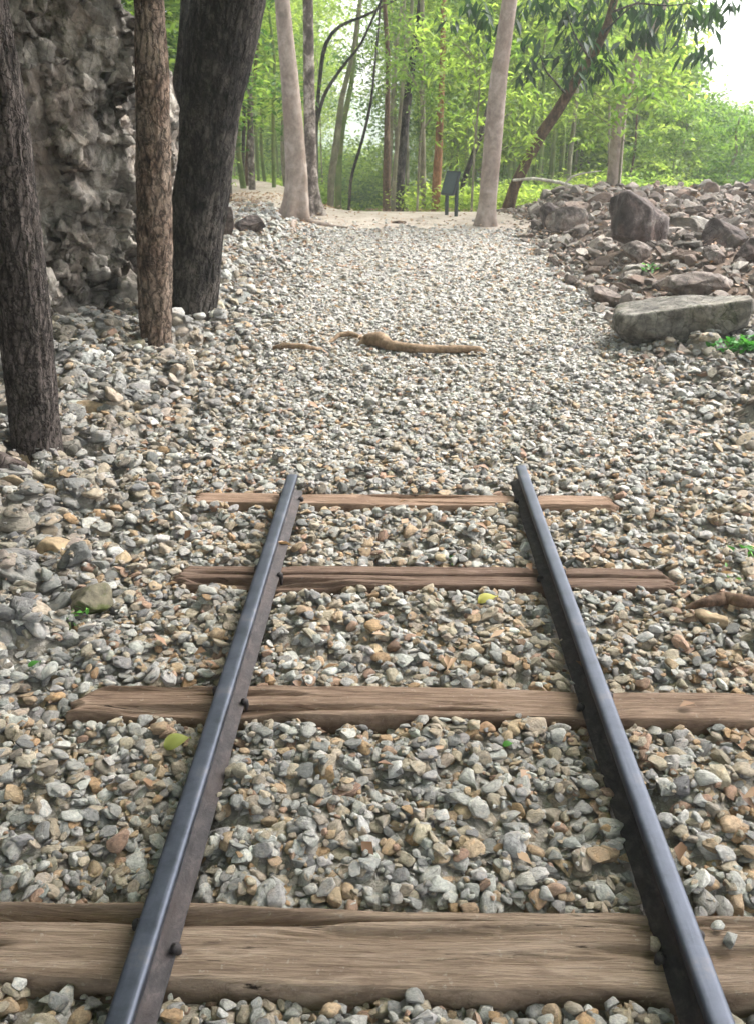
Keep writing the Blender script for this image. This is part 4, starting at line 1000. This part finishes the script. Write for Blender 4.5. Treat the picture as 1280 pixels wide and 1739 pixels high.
pos = np.stack([L[:, 0], L[:, 1], gz(L[:, 0], L[:, 1]) + scl[:, 2] * g.uniform(.1, .75, n)], -1)
rot = np.stack([g.normal(0, .35, n), g.normal(0, .35, n), g.uniform(0, 6.28, n)], -1); idx = g.integers(0, len(SHR), n)
order = np.argsort(-(ar / L[:, 1])); pick = order[:285]
for i in pick:
    o = link('rock', SHR[idx[i]], rub, pos[i], rot[i], scl[i]); o['tint'] = [float(q) for q in tint[i]]
rest = order[285:]
tag(instancer('rubble', pos[rest], rot[rest], scl[rest], idx[rest], SHR, tint[rest], rub), kind='stuff')

# ------------------------------------------------------------------ leaf litter, roots, sticks, fresh leaves
n = 5200; g = np.random.default_rng(77)
lx = np.where(g.random(n) < .5, g.uniform(-3.2, -1.3, n), g.uniform(1.5, 6.5, n)); ly = g.uniform(4.5, 18, n)
m_ = g.random(n) < .12; lx = np.where(m_, g.uniform(-1.5, 1.6, n), lx); ly = np.where(m_, g.uniform(9, 17, n), ly)
m_ = g.random(n) < .05; lx = np.where(m_, g.uniform(-2.2, 2.6, n), lx); ly = np.where(m_, g.uniform(1.6, 9, n), ly)
lz = gz(lx, ly) + .022 + g.uniform(0, .03, n)
def litter(g_, k): return np.stack([lx, ly, lz], -1)
def flat_leaves(name, C, L_, W_, mat, seed):
    g = np.random.default_rng(seed); n = len(C); a = g.uniform(0, 6.28, n)
    d = np.stack([np.cos(a), np.sin(a), g.normal(0, .3, n)], -1); s = np.stack([-np.sin(a), np.cos(a), g.normal(0, .3, n)], -1)
    ll = (L_ * g.uniform(.6, 1.3, n))[:, None]; w = (W_ * g.uniform(.7, 1.2, n))[:, None]; up = np.array([0, 0, 1.0]) * w * g.uniform(.0, .5, n)[:, None]
    v = np.stack([C, C + d * ll * .45 + s * w * .5 + up, C + d * ll, C + d * ll * .45 - s * w * .5 + up], 1).reshape(-1, 3)
    b = np.arange(n) * 4; f = np.stack([np.stack([b, b + 1, b + 2], -1), np.stack([b, b + 2, b + 3], -1)], 1).reshape(-1, 3)
    me = mesh_np(name, v, f, M[mat], False); at_ = me.attributes.new('tone', 'FLOAT', 'FACE')
    if len(me.polygons) == 2 * n: at_.data.foreach_set('value', np.repeat(g.random(n), 2).astype(np.float32))
    return me
tag(link('leaf_litter', flat_leaves('leaf_litter', litter(g, n), .06, .03, 'leaf_dry', 5)), 'dry brown leaf litter on the banks beside the path', 'leaf litter', kind='stuff')

def ground_tube(name, label, cat, cps, rad, mat, lift, nseg=14, nring=70, lump=.010):
    g0 = ground(*cps[0][:2]); r = []
    for k, (px, py, h) in enumerate(cps):
        p = ground(px, py); p.z += h; r.append(p)
    P, f = tube(r, rad, nseg, nring, disp=.008, fscale=(40, 40, 12), seed=len(cps), lump=lump)
    return tag(link(name, mesh_np(name, P, f, M[mat])), label, cat)
M['root_wood'] = bark('tan_root_wood', [(.3, (.10, .065, .04)), (.5, (.20, .14, .09)), (.7, (.32, .24, .17))], (.24, .17, .11), (1, 1, 1), 14, .8, .008)
ground_tube('tree_root', 'thick brown root humping out of the gravel across the path', 'root', [(608, 590, -0.008), (626, 588, 0.050), (645, 592, 0.070), (665, 600, 0.055), (700, 603, 0.050), (740, 604, 0.047), (780, 604, 0.047), (812, 603, 0.041), (830, 602, -0.018)], [.02, .045, .052, .034, .026, .024, .024, .020, .01], 'root_wood', .03)
ground_tube('tree_root', 'thin faint root just left of the thick root on the path', 'root', [(555, 586, 0.002), (575, 580, 0.050), (595, 578, 0.053), (612, 582, 0.047), (622, 588, 0.002)], [.010, .014, .014, .012, .01], 'root_wood', .03)
ground_tube('tree_root', 'sandy half buried root left of the path middle', 'root', [(455, 594, 0.002), (485, 597, 0.045), (520, 599, 0.045), (548, 593, -0.003)], [.012, .018, .018, .01], 'root_wood', .03)
ground_tube('tree_root', 'arching dark root above the ochre stone near the cliff', 'root', [(118, 690, -.03), (140, 655, .03), (165, 638, .05), (190, 640, .04), (210, 650, -.01)], [.03, .035, .035, .03, .02], 'bark_brown', .03)
ground_tube('stick', 'dark brown stick lying on the gravel at the right edge', 'stick', [(1160, 1048, .035), (1195, 1041, .045), (1225, 1037, .05), (1255, 1041, .048), (1295, 1044, .04)], [.006, .016, .02, .018, .010], 'bark_brown', .03)
ground_tube('stick', 'brown stick lying at the crest of the dirt path', 'stick', [(664, 380, .02), (675, 381, .03), (688, 380, .02)], [.015, .025, .012], 'bark_brown', .03)

def leaf_obj(px, py, L_, W_, mat, label, rz, zl=.028):
    v = ray(px, py); t = (CAM.z - zl) / -v.z; p = CAM + v * t
    nu, nv = 13, 7; u = np.linspace(0, 1, nu)[:, None]; w = np.linspace(-1, 1, nv)[None, :]
    prof = np.sin(np.pi * u ** .8) ** .8; X_ = (u - .5) * L_ + 0 * w; Y_ = w * prof * W_ / 2
    Z_ = .25 * np.abs(Y_) + .12 * L_ * np.sin(u * 2.6 + w) + .004
    me = mesh_np('leaf', np.stack([X_, Y_, Z_], -1).reshape(-1, 3), grid_faces(nu, nv), M[mat])
    tag(link('fallen_leaf', me, None, (p.x, p.y, zl), (.1, -.15, rz)), label, 'leaf')
leaf_obj(828, 1019, .075, .045, 'leaf_yellow', 'yellow fallen leaf between the rails beyond the second sleeper', .2)
leaf_obj(303, 1263, .075, .052, 'leaf_yellow', 'yellow green fallen leaf just outside the left rail', .35)
leaf_obj(862, 1266, .030, .020, 'leaf_fresh', 'small bright green leaf between the rails', .1)
leaf_obj(60, 1129, .04, .02, 'leaf_fresh', 'small blue green leaf on the gravel at the left', .5)
def weed(label, px, py, n, spread, L_, W_, seed):
    p = ground(px, py); me = leaf_cloud('leaves', n, lambda g, k: g.normal(0, spread, (k, 3)) * np.array([1, 1, .3]) + np.array([0, 0, spread * .5]), L_, W_, M['leaf_fresh'], seed, max(3, n // 6), .02, -.2)
    r = empty('weed', p); tag(r, label, 'plant'); link('leaf_cluster', me, r, (0, 0, .02))
    P, f = tube([Vector((0, 0, -.03)), Vector((.005, 0, .02)), Vector((0, .005, spread * .7))], [.003, .003, .002], 6, 8); link('stem', mesh_np('stem', P, f, M['culm']), r)
weed('leafy green weed growing beside the end of the grey slab', 1274, 604, 200, .09, .07, .035, 3)
weed('small pale green sprig on the gravel by the right edge', 1268, 952, 12, .03, .07, .022, 4)
weed('tiny green sprout in the gravel near the right edge', 1236, 988, 10, .025, .03, .014, 5)
weed('little green sprout beside the mossy square stone', 118, 1066, 10, .025, .035, .014, 6)
weed('tiny green tuft against the third sleeper', 775, 957, 8, .015, .022, .01, 7)
weed('small green weed among the rubble on the right bank', 1106, 462, 26, .05, .06, .03, 8)

# ------------------------------------------------------------------ the forest's humid air
hz = bpy.data.materials.new('humid_air'); hz.use_nodes = True; t = hz.node_tree; t.nodes.clear()
pv = t.nodes.new('ShaderNodeVolumePrincipled'); pv.inputs['Density'].default_value = HAZE; pv.inputs['Color'].default_value = (.93, .97, .95, 1)
pv.inputs['Anisotropy'].default_value = .2
ho = t.nodes.new('ShaderNodeOutputMaterial'); t.links.new(pv.outputs[0], ho.inputs['Volume'])
bx = np.array([(x, y, z) for x in (-320, 380) for y in (-170, 310) for z in (-30, 15)], float)
tag(link('haze', mesh_np('haze', bx, [(0, 1, 3, 2), (4, 6, 7, 5), (0, 4, 5, 1), (2, 3, 7, 6), (0, 2, 6, 4), (1, 5, 7, 3)], hz, False)), kind='stuff')
